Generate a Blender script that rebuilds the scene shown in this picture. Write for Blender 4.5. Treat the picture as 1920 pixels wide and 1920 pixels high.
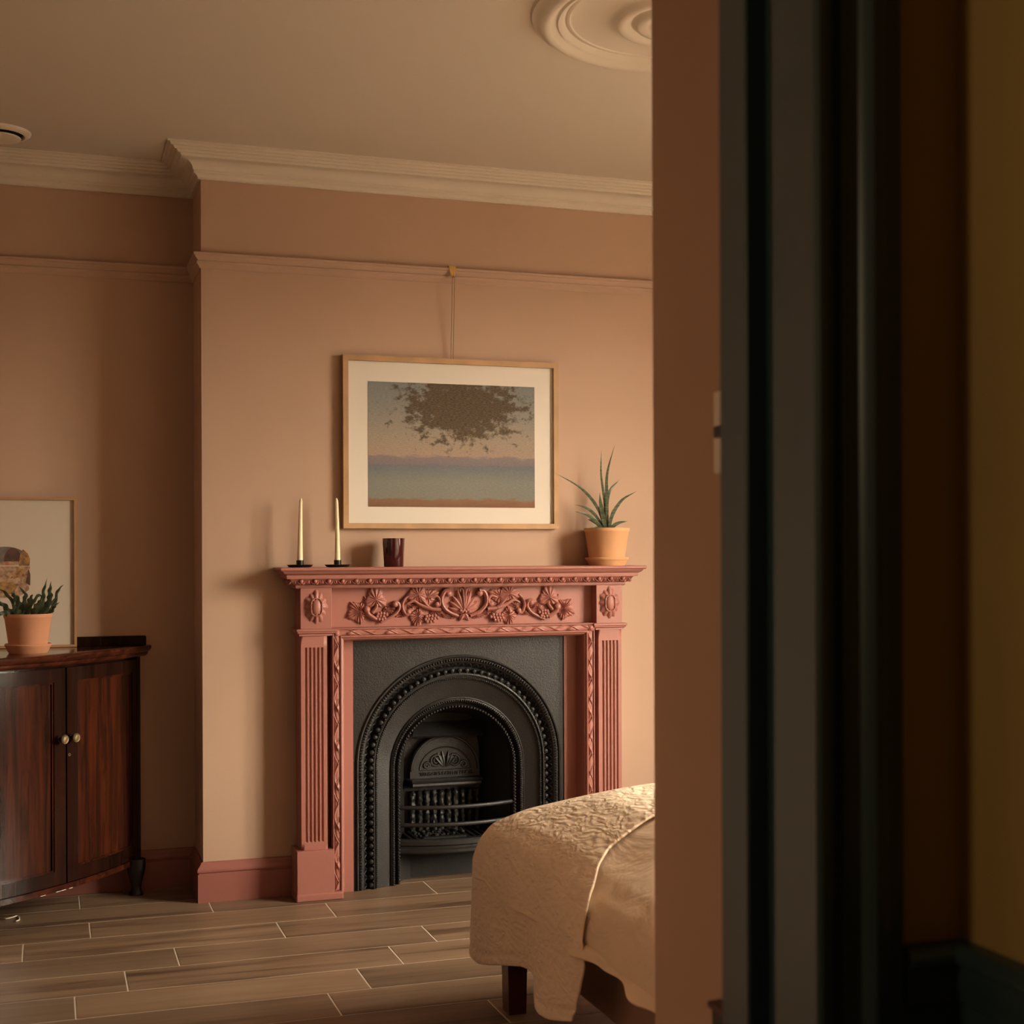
import bpy, math, random
import numpy as np
from mathutils import Matrix, Vector

for o in list(bpy.data.objects):
    bpy.data.objects.remove(o)
sc = bpy.context.scene
COL = sc.collection
R = math.radians
PI = math.pi

# ------------------------------------------------------------------ camera
cam_d = bpy.data.cameras.new('camera')
cam = bpy.data.objects.new('camera', cam_d)
COL.objects.link(cam)
cam_d.lens = 48.825
cam_d.sensor_width = 36
cam_d.shift_y = 0.0428
cam_d.clip_start = 0.02
cam.matrix_world = (Matrix.Translation((0, -5.01, 1.22)) @ Matrix.Rotation(R(-18.46), 4, 'Z')
                    @ Matrix.Rotation(R(90), 4, 'X') @ Matrix.Rotation(-0.0036, 4, 'Z'))
cam_d.dof.use_dof = True
cam_d.dof.focus_distance = 5.05
cam_d.dof.aperture_fstop = 7.0
sc.camera = cam

# ------------------------------------------------------------------ daylight through the bay window
world = bpy.data.worlds.new('overcast_sky')
sc.world = world
world.use_nodes = True
wn = world.node_tree.nodes
wl = world.node_tree.links
bg = wn['Background']
tc = wn.new('ShaderNodeTexCoord')
sep = wn.new('ShaderNodeSeparateXYZ')
rmp = wn.new('ShaderNodeValToRGB')
wl.new(tc.outputs['Generated'], sep.inputs[0])
wl.new(sep.outputs['Z'], rmp.inputs[0])
wl.new(rmp.outputs[0], bg.inputs[0])
rmp.color_ramp.elements[0].position = 0.0
rmp.color_ramp.elements[0].color = (0.10, 0.082, 0.06, 1)
rmp.color_ramp.elements[1].position = 0.06
rmp.color_ramp.elements[1].color = (1.0, 0.885, 0.70, 1)
bg.inputs[1].default_value = 23.5

pl = bpy.data.lights.new('window_portal', 'AREA')
pl.shape = 'RECTANGLE'
pl.size = 1.9
pl.size_y = 1.15
pl.cycles.is_portal = True
po = bpy.data.objects.new('window_portal', pl)
po.location = (3.47, -1.925, 1.45)
po.rotation_euler = (0, R(90), 0)      # facing -x, into the room
COL.objects.link(po)

sun = bpy.data.lights.new('hazy_sun', 'SUN')
sun.energy = 0.8
sun.angle = R(28)
sun.color = (1.0, 0.87, 0.68)
su = bpy.data.objects.new('hazy_sun', sun)
su.rotation_euler = Vector((-math.cos(R(9)) * math.cos(R(46)), math.cos(R(9)) * math.sin(R(46)), -math.sin(R(9)))).to_track_quat('-Z', 'Y').to_euler()
su.location = (6, -4.5, 3)
COL.objects.link(su)

hl = bpy.data.lights.new('hall_fill', 'POINT')  # unseen fill light added to brighten the hall, not a known fitting
hl.energy = 7.0
hl.color = (1.0, 0.78, 0.5)
hl.shadow_soft_size = 0.12
ho = bpy.data.objects.new('hall_fill', hl)
ho.location = (-1.15, -4.12, 1.75)
COL.objects.link(ho)

sc.view_settings.view_transform = 'Standard'
sc.view_settings.look = 'None'
sc.view_settings.gamma = 1.0
sc.view_settings.use_curve_mapping = False
sc.view_settings.exposure = 1.42

# ------------------------------------------------------------------ materials
MATS = {}


def mat(name, col, rough=0.6, metal=0.0, var=0.0, vscale=8.0, bump=0.0, bscale=60.0, spec=0.5, coat=0.0,
        vcol=None, stretch=None, subs=0.0, coords='Object'):
    m = bpy.data.materials.new(name)
    m.use_nodes = True
    n = m.node_tree.nodes
    l = m.node_tree.links
    b = n['Principled BSDF']
    b.inputs['Base Color'].default_value = (*col, 1)
    b.inputs['Roughness'].default_value = rough
    b.inputs['Metallic'].default_value = metal
    b.inputs['Specular IOR Level'].default_value = spec
    b.inputs['Coat Weight'].default_value = coat
    b.inputs['Coat Roughness'].default_value = 0.08
    t = n.new('ShaderNodeTexCoord')
    mp = n.new('ShaderNodeMapping')
    l.new(t.outputs[coords], mp.inputs[0])
    if stretch:
        mp.inputs['Scale'].default_value = stretch
    if var > 0:
        ns = n.new('ShaderNodeTexNoise')
        ns.inputs['Scale'].default_value = vscale
        ns.inputs['Detail'].default_value = 6
        l.new(mp.outputs[0], ns.inputs['Vector'])
        mx = n.new('ShaderNodeMix')
        mx.data_type = 'RGBA'
        c2 = vcol if vcol else tuple(c * (1 - var) for c in col)
        mx.inputs[6].default_value = (*col, 1)
        mx.inputs[7].default_value = (*c2, 1)
        r2 = n.new('ShaderNodeValToRGB')
        r2.color_ramp.elements[0].position = 0.35
        r2.color_ramp.elements[1].position = 0.68
        l.new(ns.outputs[0], r2.inputs[0])
        l.new(r2.outputs[0], mx.inputs[0])
        l.new(mx.outputs[2], b.inputs['Base Color'])
    if bump > 0:
        nb = n.new('ShaderNodeTexNoise')
        nb.inputs['Scale'].default_value = bscale
        nb.inputs['Detail'].default_value = 4
        l.new(mp.outputs[0], nb.inputs['Vector'])
        bp = n.new('ShaderNodeBump')
        bp.inputs['Strength'].default_value = bump
        bp.inputs['Distance'].default_value = 0.004
        l.new(nb.outputs[0], bp.inputs['Height'])
        l.new(bp.outputs[0], b.inputs['Normal'])
    MATS[name] = m
    return m


def glass_mat(name, fac=0.08, tint=(1, 1, 1)):
    m = bpy.data.materials.new(name)
    m.use_nodes = True
    n = m.node_tree.nodes
    l = m.node_tree.links
    n.remove(n['Principled BSDF'])
    t = n.new('ShaderNodeBsdfTransparent')
    t.inputs[0].default_value = (*tint, 1)
    g = n.new('ShaderNodeBsdfGlossy')
    g.inputs['Roughness'].default_value = 0.03
    mx = n.new('ShaderNodeMixShader')
    mx.inputs[0].default_value = fac
    l.new(t.outputs[0], mx.inputs[1])
    l.new(g.outputs[0], mx.inputs[2])
    l.new(mx.outputs[0], n['Material Output'].inputs[0])
    MATS[name] = m
    return m


mat('wall_pink', (0.45, 0.295, 0.205), 0.75, var=0.05, vscale=1.5, bump=0.05, bscale=160)
mat('ceiling_cream', (0.58, 0.51, 0.42), 0.85, bump=0.03, bscale=120)
mat('plaster_cream', (0.60, 0.53, 0.43), 0.7)
mat('rail_pink', (0.44, 0.29, 0.21), 0.55)
mat('terracotta_paint', (0.325, 0.125, 0.096), 0.42, bump=0.08, bscale=90, spec=0.45)
mat('skirting_paint', (0.27, 0.095, 0.075), 0.42, bump=0.05, bscale=90)
mat('teal_paint', (0.022, 0.040, 0.042), 0.38)
mat('olive_paint', (0.30, 0.19, 0.055), 0.7, var=0.08, vscale=3)
mat('hall_ceiling', (0.5, 0.45, 0.38), 0.8)
mat('cast_iron', (0.016, 0.0145, 0.0135), 0.43, metal=0.0, var=0.30, vscale=14, bump=0.3, bscale=220, spec=0.40)
mat('soot_and_shade', (0.018, 0.016, 0.015), 0.85, var=0.4, vscale=12, bump=0.3, bscale=80)  # sooty black of the firebox; also serves as painted shade inside the vent
mat('grout', (0.62, 0.53, 0.42), 0.9)
mat('wax', (0.78, 0.66, 0.42), 0.45)
mat('black_metal', (0.022, 0.019, 0.018), 0.35, metal=0.6)
mat('burgundy_glass', (0.045, 0.006, 0.008), 0.06, spec=0.6, coat=0.5)
mat('terracotta_pot', (0.60, 0.31, 0.15), 0.8, var=0.10, vscale=10, bump=0.1, bscale=120)
mat('terracotta_dark', (0.52, 0.23, 0.12), 0.8, var=0.12, vscale=10, bump=0.1, bscale=120)
mat('soil', (0.03, 0.02, 0.014), 0.95, bump=0.6, bscale=90)
mat('leaf_green', (0.028, 0.042, 0.018), 0.45, var=0.6, vscale=45, vcol=(0.10, 0.12, 0.055), stretch=(1, 1, 3))
mat('fern_green', (0.022, 0.034, 0.014), 0.5, var=0.5, vscale=30, vcol=(0.06, 0.075, 0.03))
mat('oak', (0.46, 0.265, 0.12), 0.55, var=0.25, vscale=12, stretch=(1, 1, 1), bump=0.06, bscale=90)
mat('oak_dark', (0.40, 0.21, 0.10), 0.55, var=0.25, vscale=12)
mat('mount_card', (0.68, 0.625, 0.54), 0.8)
mat('shaded_paper', (0.48, 0.405, 0.32), 0.8)  # paper tone darkened, holds the alcove shade in its colour
mat('brass', (0.75, 0.52, 0.20), 0.3, metal=1.0)
mat('aged_brass', (0.22, 0.16, 0.085), 0.5, metal=0.9, var=0.4, vscale=60)
mat('cord', (0.22, 0.13, 0.07), 0.8)
mat('quilt', (0.76, 0.60, 0.44), 0.85, var=0.06, vscale=5)
mat('duvet', (0.72, 0.565, 0.41), 0.85, var=0.06, vscale=6)
mat('bed_fabric', (0.26, 0.15, 0.11), 0.9, bump=0.2, bscale=250)
mat('bed_wood', (0.085, 0.022, 0.012), 0.35, var=0.4, vscale=20, stretch=(6, 6, 1))
mat('black_wood', (0.008, 0.004, 0.003), 0.4)
mat('white_paint', (0.75, 0.70, 0.62), 0.5)
mat('white_plastic', (0.72, 0.66, 0.58), 0.4)
mat('black_plastic', (0.012, 0.010, 0.010), 0.4)
mat('vent_white', (0.66, 0.58, 0.47), 0.5)
glass_mat('window_glass', 0.06)
glass_mat('picture_glass', 0.03)


def wood_mat(name, c1, c2, c3, rough, scale, coat=0.0, rnd=True, bump=0.03, axis='Z', sheen=None):
    """grain running along one axis, varied by object"""
    m = bpy.data.materials.new(name)
    m.use_nodes = True
    n = m.node_tree.nodes
    l = m.node_tree.links
    b = n['Principled BSDF']
    b.inputs['Roughness'].default_value = rough
    b.inputs['Specular IOR Level'].default_value = 0.3
    b.inputs['Coat Weight'].default_value = coat
    b.inputs['Coat Roughness'].default_value = 0.12
    t = n.new('ShaderNodeTexCoord')
    add = n.new('ShaderNodeVectorMath')
    add.operation = 'ADD'
    l.new(t.outputs['Object'], add.inputs[0])
    if rnd:
        oi = n.new('ShaderNodeObjectInfo')
        ml = n.new('ShaderNodeMath')
        ml.operation = 'MULTIPLY'
        ml.inputs[1].default_value = 37.0
        l.new(oi.outputs['Random'], ml.inputs[0])
        l.new(ml.outputs[0], add.inputs[1])
    mp = n.new('ShaderNodeMapping')
    s = {'X': (0.07, 1, 1), 'Z': (1, 1, 0.07)}[axis]
    mp.inputs['Scale'].default_value = tuple(k * scale for k in s)
    l.new(add.outputs[0], mp.inputs[0])
    n1 = n.new('ShaderNodeTexNoise')
    n1.inputs['Scale'].default_value = 1.0
    n1.inputs['Detail'].default_value = 8
    n1.inputs['Roughness'].default_value = 0.62
    n1.inputs['Distortion'].default_value = 0.7
    l.new(mp.outputs[0], n1.inputs['Vector'])
    cr = n.new('ShaderNodeValToRGB')
    e = cr.color_ramp.elements
    e[0].position = 0.34
    e[0].color = (*c3, 1)
    e[1].position = 0.66
    e[1].color = (*c1, 1)
    k = e.new(0.47)
    k.color = (*c2, 1)
    l.new(n1.outputs[0], cr.inputs[0])
    out = cr.outputs[0]
    if rnd:
        hs = n.new('ShaderNodeHueSaturation')
        mr = n.new('ShaderNodeMapRange')
        mr.inputs['To Min'].default_value = 0.78
        mr.inputs['To Max'].default_value = 1.15
        l.new(oi.outputs['Random'], mr.inputs[0])
        l.new(mr.outputs[0], hs.inputs['Value'])
        l.new(out, hs.inputs['Color'])
        out = hs.outputs[0]
    l.new(out, b.inputs['Base Color'])
    bp = n.new('ShaderNodeBump')
    bp.inputs['Strength'].default_value = bump * 6
    bp.inputs['Distance'].default_value = 0.002
    l.new(n1.outputs[0], bp.inputs['Height'])
    l.new(bp.outputs[0], b.inputs['Normal'])
    MATS[name] = m


wood_mat('floor_plank', (0.27, 0.178, 0.112), (0.205, 0.130, 0.080), (0.10, 0.058, 0.034), 0.42, 14.0, axis='X', bump=0.03)
wood_mat('mahogany', (0.060, 0.014, 0.005), (0.030, 0.008, 0.004), (0.012, 0.005, 0.003), 0.17, 34.0, coat=0.0, rnd=False)
wood_mat('mahogany_top', (0.075, 0.018, 0.007), (0.040, 0.010, 0.005), (0.016, 0.005, 0.003), 0.12, 20.0, coat=0.1, rnd=False, axis='X', bump=0.005)
wood_mat('mahogany_frame', (0.024, 0.007, 0.004), (0.014, 0.005, 0.003), (0.007, 0.003, 0.002), 0.17, 22.0, coat=0.0, rnd=False)


def cloth_bump(name, kind):
    m = MATS[name]
    n = m.node_tree.nodes
    l = m.node_tree.links
    b = n['Principled BSDF']
    t = n.new('ShaderNodeTexCoord')
    mp = n.new('ShaderNodeMapping')
    l.new(t.outputs['Object'], mp.inputs[0])
    v = n.new('ShaderNodeTexVoronoi')
    v.feature = 'SMOOTH_F1'
    if kind == 'quilt':
        v.inputs['Scale'].default_value = 58
        mp.inputs['Scale'].default_value = (1, 0.62, 1.25)
    else:
        v.inputs['Scale'].default_value = 9
    ns = n.new('ShaderNodeTexNoise')
    ns.inputs['Scale'].default_value = 14 if kind == 'quilt' else 6
    ns.inputs['Detail'].default_value = 5
    ns.inputs['Distortion'].default_value = 0.6
    l.new(mp.outputs[0], ns.inputs['Vector'])
    ad = n.new('ShaderNodeVectorMath')
    ad.operation = 'MULTIPLY_ADD'
    ad.inputs[1].default_value = (0.09, 0.09, 0.09)
    l.new(ns.outputs['Color'], ad.inputs[0])
    l.new(mp.outputs[0], ad.inputs[2])
    l.new(ad.outputs[0], v.inputs['Vector'])
    mx = n.new('ShaderNodeMath')
    mx.operation = 'MULTIPLY_ADD'
    mx.inputs[1].default_value = -1.0 if kind == 'quilt' else -0.3
    l.new(v.outputs[0], mx.inputs[0])
    l.new(ns.outputs[0], mx.inputs[2])
    bp = n.new('ShaderNodeBump')
    bp.inputs['Strength'].default_value = 0.8 if kind == 'quilt' else 0.7
    bp.inputs['Distance'].default_value = 0.006 if kind == 'quilt' else 0.02
    l.new(mx.outputs[0], bp.inputs['Height'])
    l.new(bp.outputs[0], b.inputs['Normal'])


cloth_bump('quilt', 'quilt')
cloth_bump('duvet', 'duvet')


# ------------------------------------------------------------------ mesh helpers
class MB:
    def __init__(s):
        s.v = []
        s.f = []

    def add(s, vs, fs):
        k = len(s.v)
        s.v += [tuple(map(float, p)) for p in vs]
        s.f += [tuple(i + k for i in f) for f in fs]
        return s

    def box(s, x0, x1, y0, y1, z0, z1, b=0.0):
        if b <= 0:
            vs = [(x, y, z) for x in (x0, x1) for y in (y0, y1) for z in (z0, z1)]
            fs = [(0, 1, 3, 2), (4, 6, 7, 5), (0, 4, 5, 1), (2, 3, 7, 6), (0, 2, 6, 4), (1, 5, 7, 3)]
            return s.add(vs, fs)
        # chamfered box: 24 verts
        c = [((x0 + x1) / 2), ((y0 + y1) / 2), ((z0 + z1) / 2)]
        h = [(x1 - x0) / 2, (y1 - y0) / 2, (z1 - z0) / 2]
        idx = {}
        vs = []
        for sx in (-1, 1):
            for sy in (-1, 1):
                for sz in (-1, 1):
                    for ax in range(3):
                        sg = (sx, sy, sz)
                        p = [c[i] + sg[i] * (h[i] - (0 if i == ax else b)) for i in range(3)]
                        idx[(sx, sy, sz, ax)] = len(vs)
                        vs.append(p)
        fs = []
        for ax in range(3):
            u, w = [(1, 2), (2, 0), (0, 1)][ax]
            for sg in (-1, 1):
                q = []
                for (a, d) in ((-1, -1), (1, -1), (1, 1), (-1, 1)):
                    t = [0, 0, 0]
                    t[ax] = sg
                    t[u] = a
                    t[w] = d
                    q.append(idx[(*t, ax)])
                fs.append(tuple(q if sg > 0 else q[::-1]))
        for ax in range(3):
            u, w = [(1, 2), (2, 0), (0, 1)][ax]
            for a in (-1, 1):
                for d in (-1, 1):
                    t0 = [0, 0, 0]
                    t1 = [0, 0, 0]
                    t0[ax] = -1
                    t1[ax] = 1
                    for t in (t0, t1):
                        t[u] = a
                        t[w] = d
                    q = (idx[(*t0, u)], idx[(*t1, u)], idx[(*t1, w)], idx[(*t0, w)])
                    fs.append(q if a * d > 0 else q[::-1])
        for sx in (-1, 1):
            for sy in (-1, 1):
                for sz in (-1, 1):
                    q = tuple(idx[(sx, sy, sz, a)] for a in range(3))
                    fs.append(q if sx * sy * sz > 0 else q[::-1])
        return s.add(vs, fs)

    def grid(s, P, close_u=False, close_v=False, flip=False):
        P = np.asarray(P)
        nu, nv = P.shape[:2]
        fs = []
        for i in range(nu if close_u else nu - 1):
            for j in range(nv if close_v else nv - 1):
                a = i * nv + j
                b = ((i + 1) % nu) * nv + j
                c = ((i + 1) % nu) * nv + (j + 1) % nv
                d = i * nv + (j + 1) % nv
                fs.append((a, d, c, b) if flip else (a, b, c, d))
        return s.add(P.reshape(-1, 3), fs)

    def lathe(s, prof, c=(0, 0, 0), n=40, sx=1.0, sy=1.0):
        P = [[(c[0] + r * math.cos(2 * PI * k / n) * sx, c[1] + r * math.sin(2 * PI * k / n) * sy, c[2] + z)
              for (r, z) in prof] for k in range(n)]
        return s.grid(P, close_u=True)

    def ball(s, c, r, n=10, m=6, sx=1, sy=1, sz=1):
        P = [[(c[0] + r * sx * math.sin(PI * j / m) * math.cos(2 * PI * i / n),
               c[1] + r * sy * math.sin(PI * j / m) * math.sin(2 * PI * i / n),
               c[2] + r * sz * math.cos(PI * j / m)) for j in range(m + 1)] for i in range(n)]
        return s.grid(P, close_u=True, flip=True)

    def tube(s, pts, rad, n=8, flat=1.0, caps=True):
        """tube through points; rad float or list; flat squashes along y"""
        pts = [Vector(p) for p in pts]
        if not hasattr(rad, '__len__'):
            rad = [rad] * len(pts)
        P = []
        up = None
        for i, p in enumerate(pts):
            t = (pts[min(i + 1, len(pts) - 1)] - pts[max(i - 1, 0)])
            if t.length < 1e-9:
                t = Vector((0, 0, 1))
            t.normalize()
            if up is None:
                up = Vector((0, 1, 0)) if abs(t.y) < 0.9 else Vector((1, 0, 0))
            a = t.cross(up)
            a.normalize()
            b = a.cross(t)
            b.normalize()
            up = b
            P.append([tuple(p + a * (rad[i] * math.cos(2 * PI * k / n)) + b * (rad[i] * flat * math.sin(2 * PI * k / n)))
                      for k in range(n)])
        k0 = len(s.v)
        s.grid(P, close_v=True, flip=True)
        if caps:
            s.f.append(tuple(k0 + k for k in range(n)))
            s.f.append(tuple(k0 + (len(pts) - 1) * n + k for k in range(n))[::-1])
        return s

    def prism(s, poly, z0, z1):
        n = len(poly)
        vs = [(x, y, z0) for x, y in poly] + [(x, y, z1) for x, y in poly]
        fs = [tuple(range(n))[::-1], tuple(range(n, 2 * n))]
        fs += [(i, (i + 1) % n, n + (i + 1) % n, n + i) for i in range(n)]
        return s.add(vs, fs)

    def xform(s, M):
        s.v = [tuple(M @ Vector(p)) for p in s.v]
        return s

    def obj(s, name, m, parent=None, smooth=None):
        me = bpy.data.meshes.new(name)
        me.from_pydata(s.v, [], s.f)
        me.update()
        me.materials.append(MATS[m])
        import bmesh
        bm = bmesh.new()
        bm.from_mesh(me)
        bmesh.ops.remove_doubles(bm, verts=bm.verts, dist=1e-6)
        bmesh.ops.recalc_face_normals(bm, faces=bm.faces)
        bm.to_mesh(me)
        bm.free()
        if smooth is not None:
            me.shade_smooth()
            me.set_sharp_from_angle(angle=R(smooth))
        return link(name, me, parent)


def link(name, data, parent=None):
    o = bpy.data.objects.new(name, data)
    COL.objects.link(o)
    if parent is not None:
        o.parent = parent
        o.matrix_parent_inverse = Matrix.Identity(4)
        if parent.parent is None:
            o.location = -parent.location if parent.type == 'EMPTY' else o.location
    return o


def thing(name, label, cat, loc=(0, 0, 0), group=None):
    o = bpy.data.objects.new(name, None)
    o.empty_display_size = 0.05
    COL.objects.link(o)
    o.location = loc
    o['label'] = label
    o['category'] = cat
    if group:
        o['group'] = group
    return o


def tag(o, label, cat, group=None):
    o['label'] = label
    o['category'] = cat
    if group:
        o['group'] = group
    return o


def struct(o, label=None):
    o['kind'] = 'structure'
    if label:
        o['label'] = label
    return o


def sweep(path, prof, closed=False, mapf=None, left=True):
    """mitred sweep of prof [(d,h)] along 2D path; d measured to the left (or right) of travel"""
    n = len(path)
    P = []
    for i in range(n):
        p = Vector(path[i])
        def dirv(a, b):
            d = Vector(path[b]) - Vector(path[a])
            d.normalize()
            return d
        if closed or 0 < i < n - 1:
            d0 = dirv((i - 1) % n, i)
            d1 = dirv(i, (i + 1) % n)
        elif i == 0:
            d0 = d1 = dirv(0, 1)
        else:
            d0 = d1 = dirv(n - 2, n - 1)
        n0 = Vector((-d0.y, d0.x))
        n1 = Vector((-d1.y, d1.x))
        if not left:
            n0, n1 = -n0, -n1
        m = (n0 + n1)
        m /= max(1e-6, (1 + n0.dot(n1)))
        P.append([mapf(p.x + m.x * d, p.y + m.y * d, h) for (d, h) in prof])
    return P


def sweep_z(mb, path, prof, closed=False, left=True, caps=True):
    P = sweep(path, prof, closed, lambda x, y, h: (x, y, h), left)
    k = len(mb.v)
    mb.grid(P, close_u=closed)
    if caps and not closed:
        m = len(prof)
        mb.f.append(tuple(k + j for j in range(m)))
        mb.f.append(tuple(k + (len(path) - 1) * m + j for j in range(m))[::-1])
    return mb


def spline(pts, n=8):
    """catmull-rom through points"""
    pts = [np.array(p, float) for p in pts]
    q = [2 * pts[0] - pts[1]] + pts + [2 * pts[-1] - pts[-2]]
    out = []
    for i in range(1, len(q) - 2):
        for k in range(n):
            t = k / n
            out.append(0.5 * ((2 * q[i]) + (-q[i - 1] + q[i + 1]) * t + (2 * q[i - 1] - 5 * q[i] + 4 * q[i + 1] - q[i + 2]) * t * t
                              + (-q[i - 1] + 3 * q[i] - 3 * q[i + 1] + q[i + 2]) * t ** 3))
    out.append(pts[-1])
    return out


rng = random.Random(7)
nrng = np.random.default_rng(3)

# ================================================================== ROOM
XL, XR = -0.33, 3.30          # bedroom left / window wall
YA, YB = 0.28, -3.281         # alcove wall, near wall
CH0, CH1 = 0.516, 2.41        # chimney breast
ZC = 2.655
FX = 1.4625                   # fireplace centre

# floor: grout bed and planks -------------------------------------------------
fl = struct(MB().box(-1.6, 3.85, -6.6, 0.45, -0.06, -0.0010).obj('floor', 'grout'), 'floor of wood-effect planks with pale joints')
PW, PL_, YB0 = 0.2003, 0.7963, -0.162
offs = {-2: 0.1004, -1: 0.534, 0: 0.125, 1: -0.079, 2: 0.368, 3: 0.209, 4: 0.065, 5: 0.736}
pm = {}


def plank_mesh(lx, ly):
    key = (round(lx, 4), round(ly, 4))
    if key not in pm:
        b = 0.0015
        vs = [(0, 0, -.006), (lx, 0, -.006), (lx, ly, -.006), (0, ly, -.006),
              (0, 0, -.0012), (lx, 0, -.0012), (lx, ly, -.0012), (0, ly, -.0012),
              (b, b, 0), (lx - b, b, 0), (lx - b, ly - b, 0), (b, ly - b, 0)]
        fs = [(3, 2, 1, 0), (0, 1, 5, 4), (1, 2, 6, 5), (2, 3, 7, 6), (3, 0, 4, 7),
              (4, 5, 9, 8), (5, 6, 10, 9), (6, 7, 11, 10), (7, 4, 8, 11), (8, 9, 10, 11)]
        me = bpy.data.meshes.new('plank')
        me.from_pydata(vs, [], fs)
        me.materials.append(MATS['floor_plank'])
        pm[key] = me
    return pm[key]


g = 0.0018
for r in range(-3, 26):
    y1 = YB0 - r * PW
    y0 = y1 - PW
    x_off = offs.get(r, rng.uniform(0, PL_))
    lo, hi = (XL, XR) if y0 > YB - 0.1 else (-0.33, 0.82) if y0 > -4.0 else (-1.4, 0.82)
    k = math.floor((lo - x_off) / PL_)
    while x_off + k * PL_ < hi:
        a = max(lo, x_off + k * PL_ + g)
        b = min(hi, x_off + (k + 1) * PL_ - g)
        k += 1
        if b - a < 0.02:
            continue
        t = min(y1 - g, 0.42)
        o = link('plank', plank_mesh(b - a, t - (y0 + g)), fl)
        o.location = (a, y0 + g, 0)

# walls ----------------------------------------------------------------------
struct(MB().box(XL - .1, XR + .1, YA, YA + .14, 0, ZC + .05).obj('wall_back', 'wall_pink'), 'pink plaster alcove wall behind cabinet')
cb = MB()
cb.box(CH0, 1.03, 0, YA + .01, 0, ZC + .05).box(1.89, CH1, 0, YA + .01, 0, ZC + .05).box(1.03, 1.89, 0, YA + .01, .93, ZC + .05)
struct(cb.obj('wall_chimney', 'wall_pink'), 'pink plaster chimney breast wall')
struct(MB().box(XL - .12, XL, -3.75, YA + .1, 0, ZC + .05).obj('wall_left', 'wall_pink'), 'pink plaster left wall')
dr = MB().box(XL - .01, XL + .012, -1.90, -.48, 0, 2.12, .003)  # unseen dark slab added to reduce bounce from the left wall into the alcove
for (a, b) in ((-1.80, -1.25), (-1.13, -.58)):
    for (c, d) in ((.25, .95), (1.12, 1.98)):
        dr.box(XL + .010, XL + .018, a, b, c, d, .004)
struct(dr.obj('bounce_absorber', 'teal_paint'), 'unseen dark teal panelled slab added on the left wall to cut bounce light')
# near wall: the thick nib with the switch, continuing to the right
struct(MB().box(.78, XR + .1, -3.74, YB, 0, ZC + .05).obj('wall_near', 'wall_pink'), 'pink painted wall end beside the doorway')
# window wall with opening
WY0, WY1, WZ0, WZ1 = -2.5, -1.35, .5, 2.4
BX = XR                       # window plane
ww = MB()
ww.box(XR, XR + .15, YB, WY0, 0, ZC + .05).box(XR, XR + .15, WY1, YA + .1, 0, ZC + .05)
ww.box(XR, XR + .15, WY0, WY1, 0, WZ0).box(XR, XR + .15, WY0, WY1, WZ1, ZC + .05)
struct(ww.obj('wall_right', 'wall_pink'), 'pink window wall')
win = MB()
for i in range(3):
    a = WY0 + i * (WY1 - WY0) / 3
    b = WY0 + (i + 1) * (WY1 - WY0) / 3
    win.box(BX + .04, BX + .10, a, a + .04, WZ0, WZ1).box(BX + .04, BX + .10, b - .04, b, WZ0, WZ1)
    for z in (WZ0, (WZ0 + WZ1) / 2 - .02, WZ1 - .045):
        win.box(BX + .04, BX + .10, a + .04, b - .04, z, z + .045)
wo = struct(win.obj('window_1', 'white_paint'), 'white sash window')
for i in range(3):
    a = WY0 + i * (WY1 - WY0) / 3 + .04
    b = WY0 + (i + 1) * (WY1 - WY0) / 3 - .04
    for z0, z1 in ((WZ0 + .045, (WZ0 + WZ1) / 2 - .02), ((WZ0 + WZ1) / 2 + .025, WZ1 - .045)):
        MB().box(BX + .068, BX + .072, a, b, z0, z1).obj('pane', 'window_glass', wo)
# ceilings
struct(MB().box(XL - .12, XR + .2, YB, YA + .14, ZC, ZC + .1).obj('ceiling', 'ceiling_cream'), 'cream painted ceiling')
struct(MB().box(-1.6, 1.2, -6.6, YB, ZC, ZC + .1).obj('ceiling_hall', 'hall_ceiling'), 'hall ceiling')
# hall: door wall, side walls, far wall
HY = -3.894
dw = MB()
dw.box(.675, .95, HY, -3.74, 0, ZC)
dw.box(-1.6, XL, HY, -3.75, 0, ZC)
dw.box(XL, .675, HY, -3.74, 2.15, ZC)
struct(dw.obj('wall_door', 'olive_paint'), 'dark olive hall wall with the doorway')
struct(MB().box(.821, .95, -6.6, HY, 0, ZC).obj('wall_hall_right', 'olive_paint'), 'olive yellow hall wall above a dado')
struct(MB().box(-1.6, -1.45, -6.6, HY, 0, ZC).obj('wall_hall_left', 'olive_paint'), 'olive hall wall')
struct(MB().box(-1.6, .95, -6.75, -6.6, 0, ZC).obj('wall_hall_back', 'olive_paint'), 'olive hall wall behind')

# cornice, picture rail, skirting ----------------------------------------------
loop = [(XL, YB), (XL, YA), (CH0, YA), (CH0, 0), (CH1, 0), (CH1, YA), (XR, YA), (XR, YB)]
cp = [(0, .1), (.012, .1), (.012, .094), (.016, .088), (.021, .084), (.026, .082), (.026, .074), (.030, .072)]
for k in range(1, 8):
    a = k / 7 * PI / 2
    cp.append((.030 + .042 * (1 - math.cos(a)), .072 - .032 * math.sin(a)))
cp += [(.074, .040), (.074, .036)]
for d in (.074, .0865, .099, .1115):
    zt = .036 - (d - .074) / .0125 * .0085
    cp += [(d + .001, zt - .001), (d + .003, zt - .0045), (d + .006, zt - .0055), (d + .010, zt - .0045), (d + .0125, zt - .0045), (d + .0125, zt - .0085)]
cp += [(.124, 0.0), (.124, -.02), (0, -.02)]
mbc = MB()
P = sweep(loop, [(d, ZC - z) for d, z in cp], True, lambda x, y, h: (x, y, h), left=False)
mbc.grid(P, close_u=True)
struct(mbc.obj('trim_1', 'plaster_cream', smooth=28), 'cream stepped plaster cornice')
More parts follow.
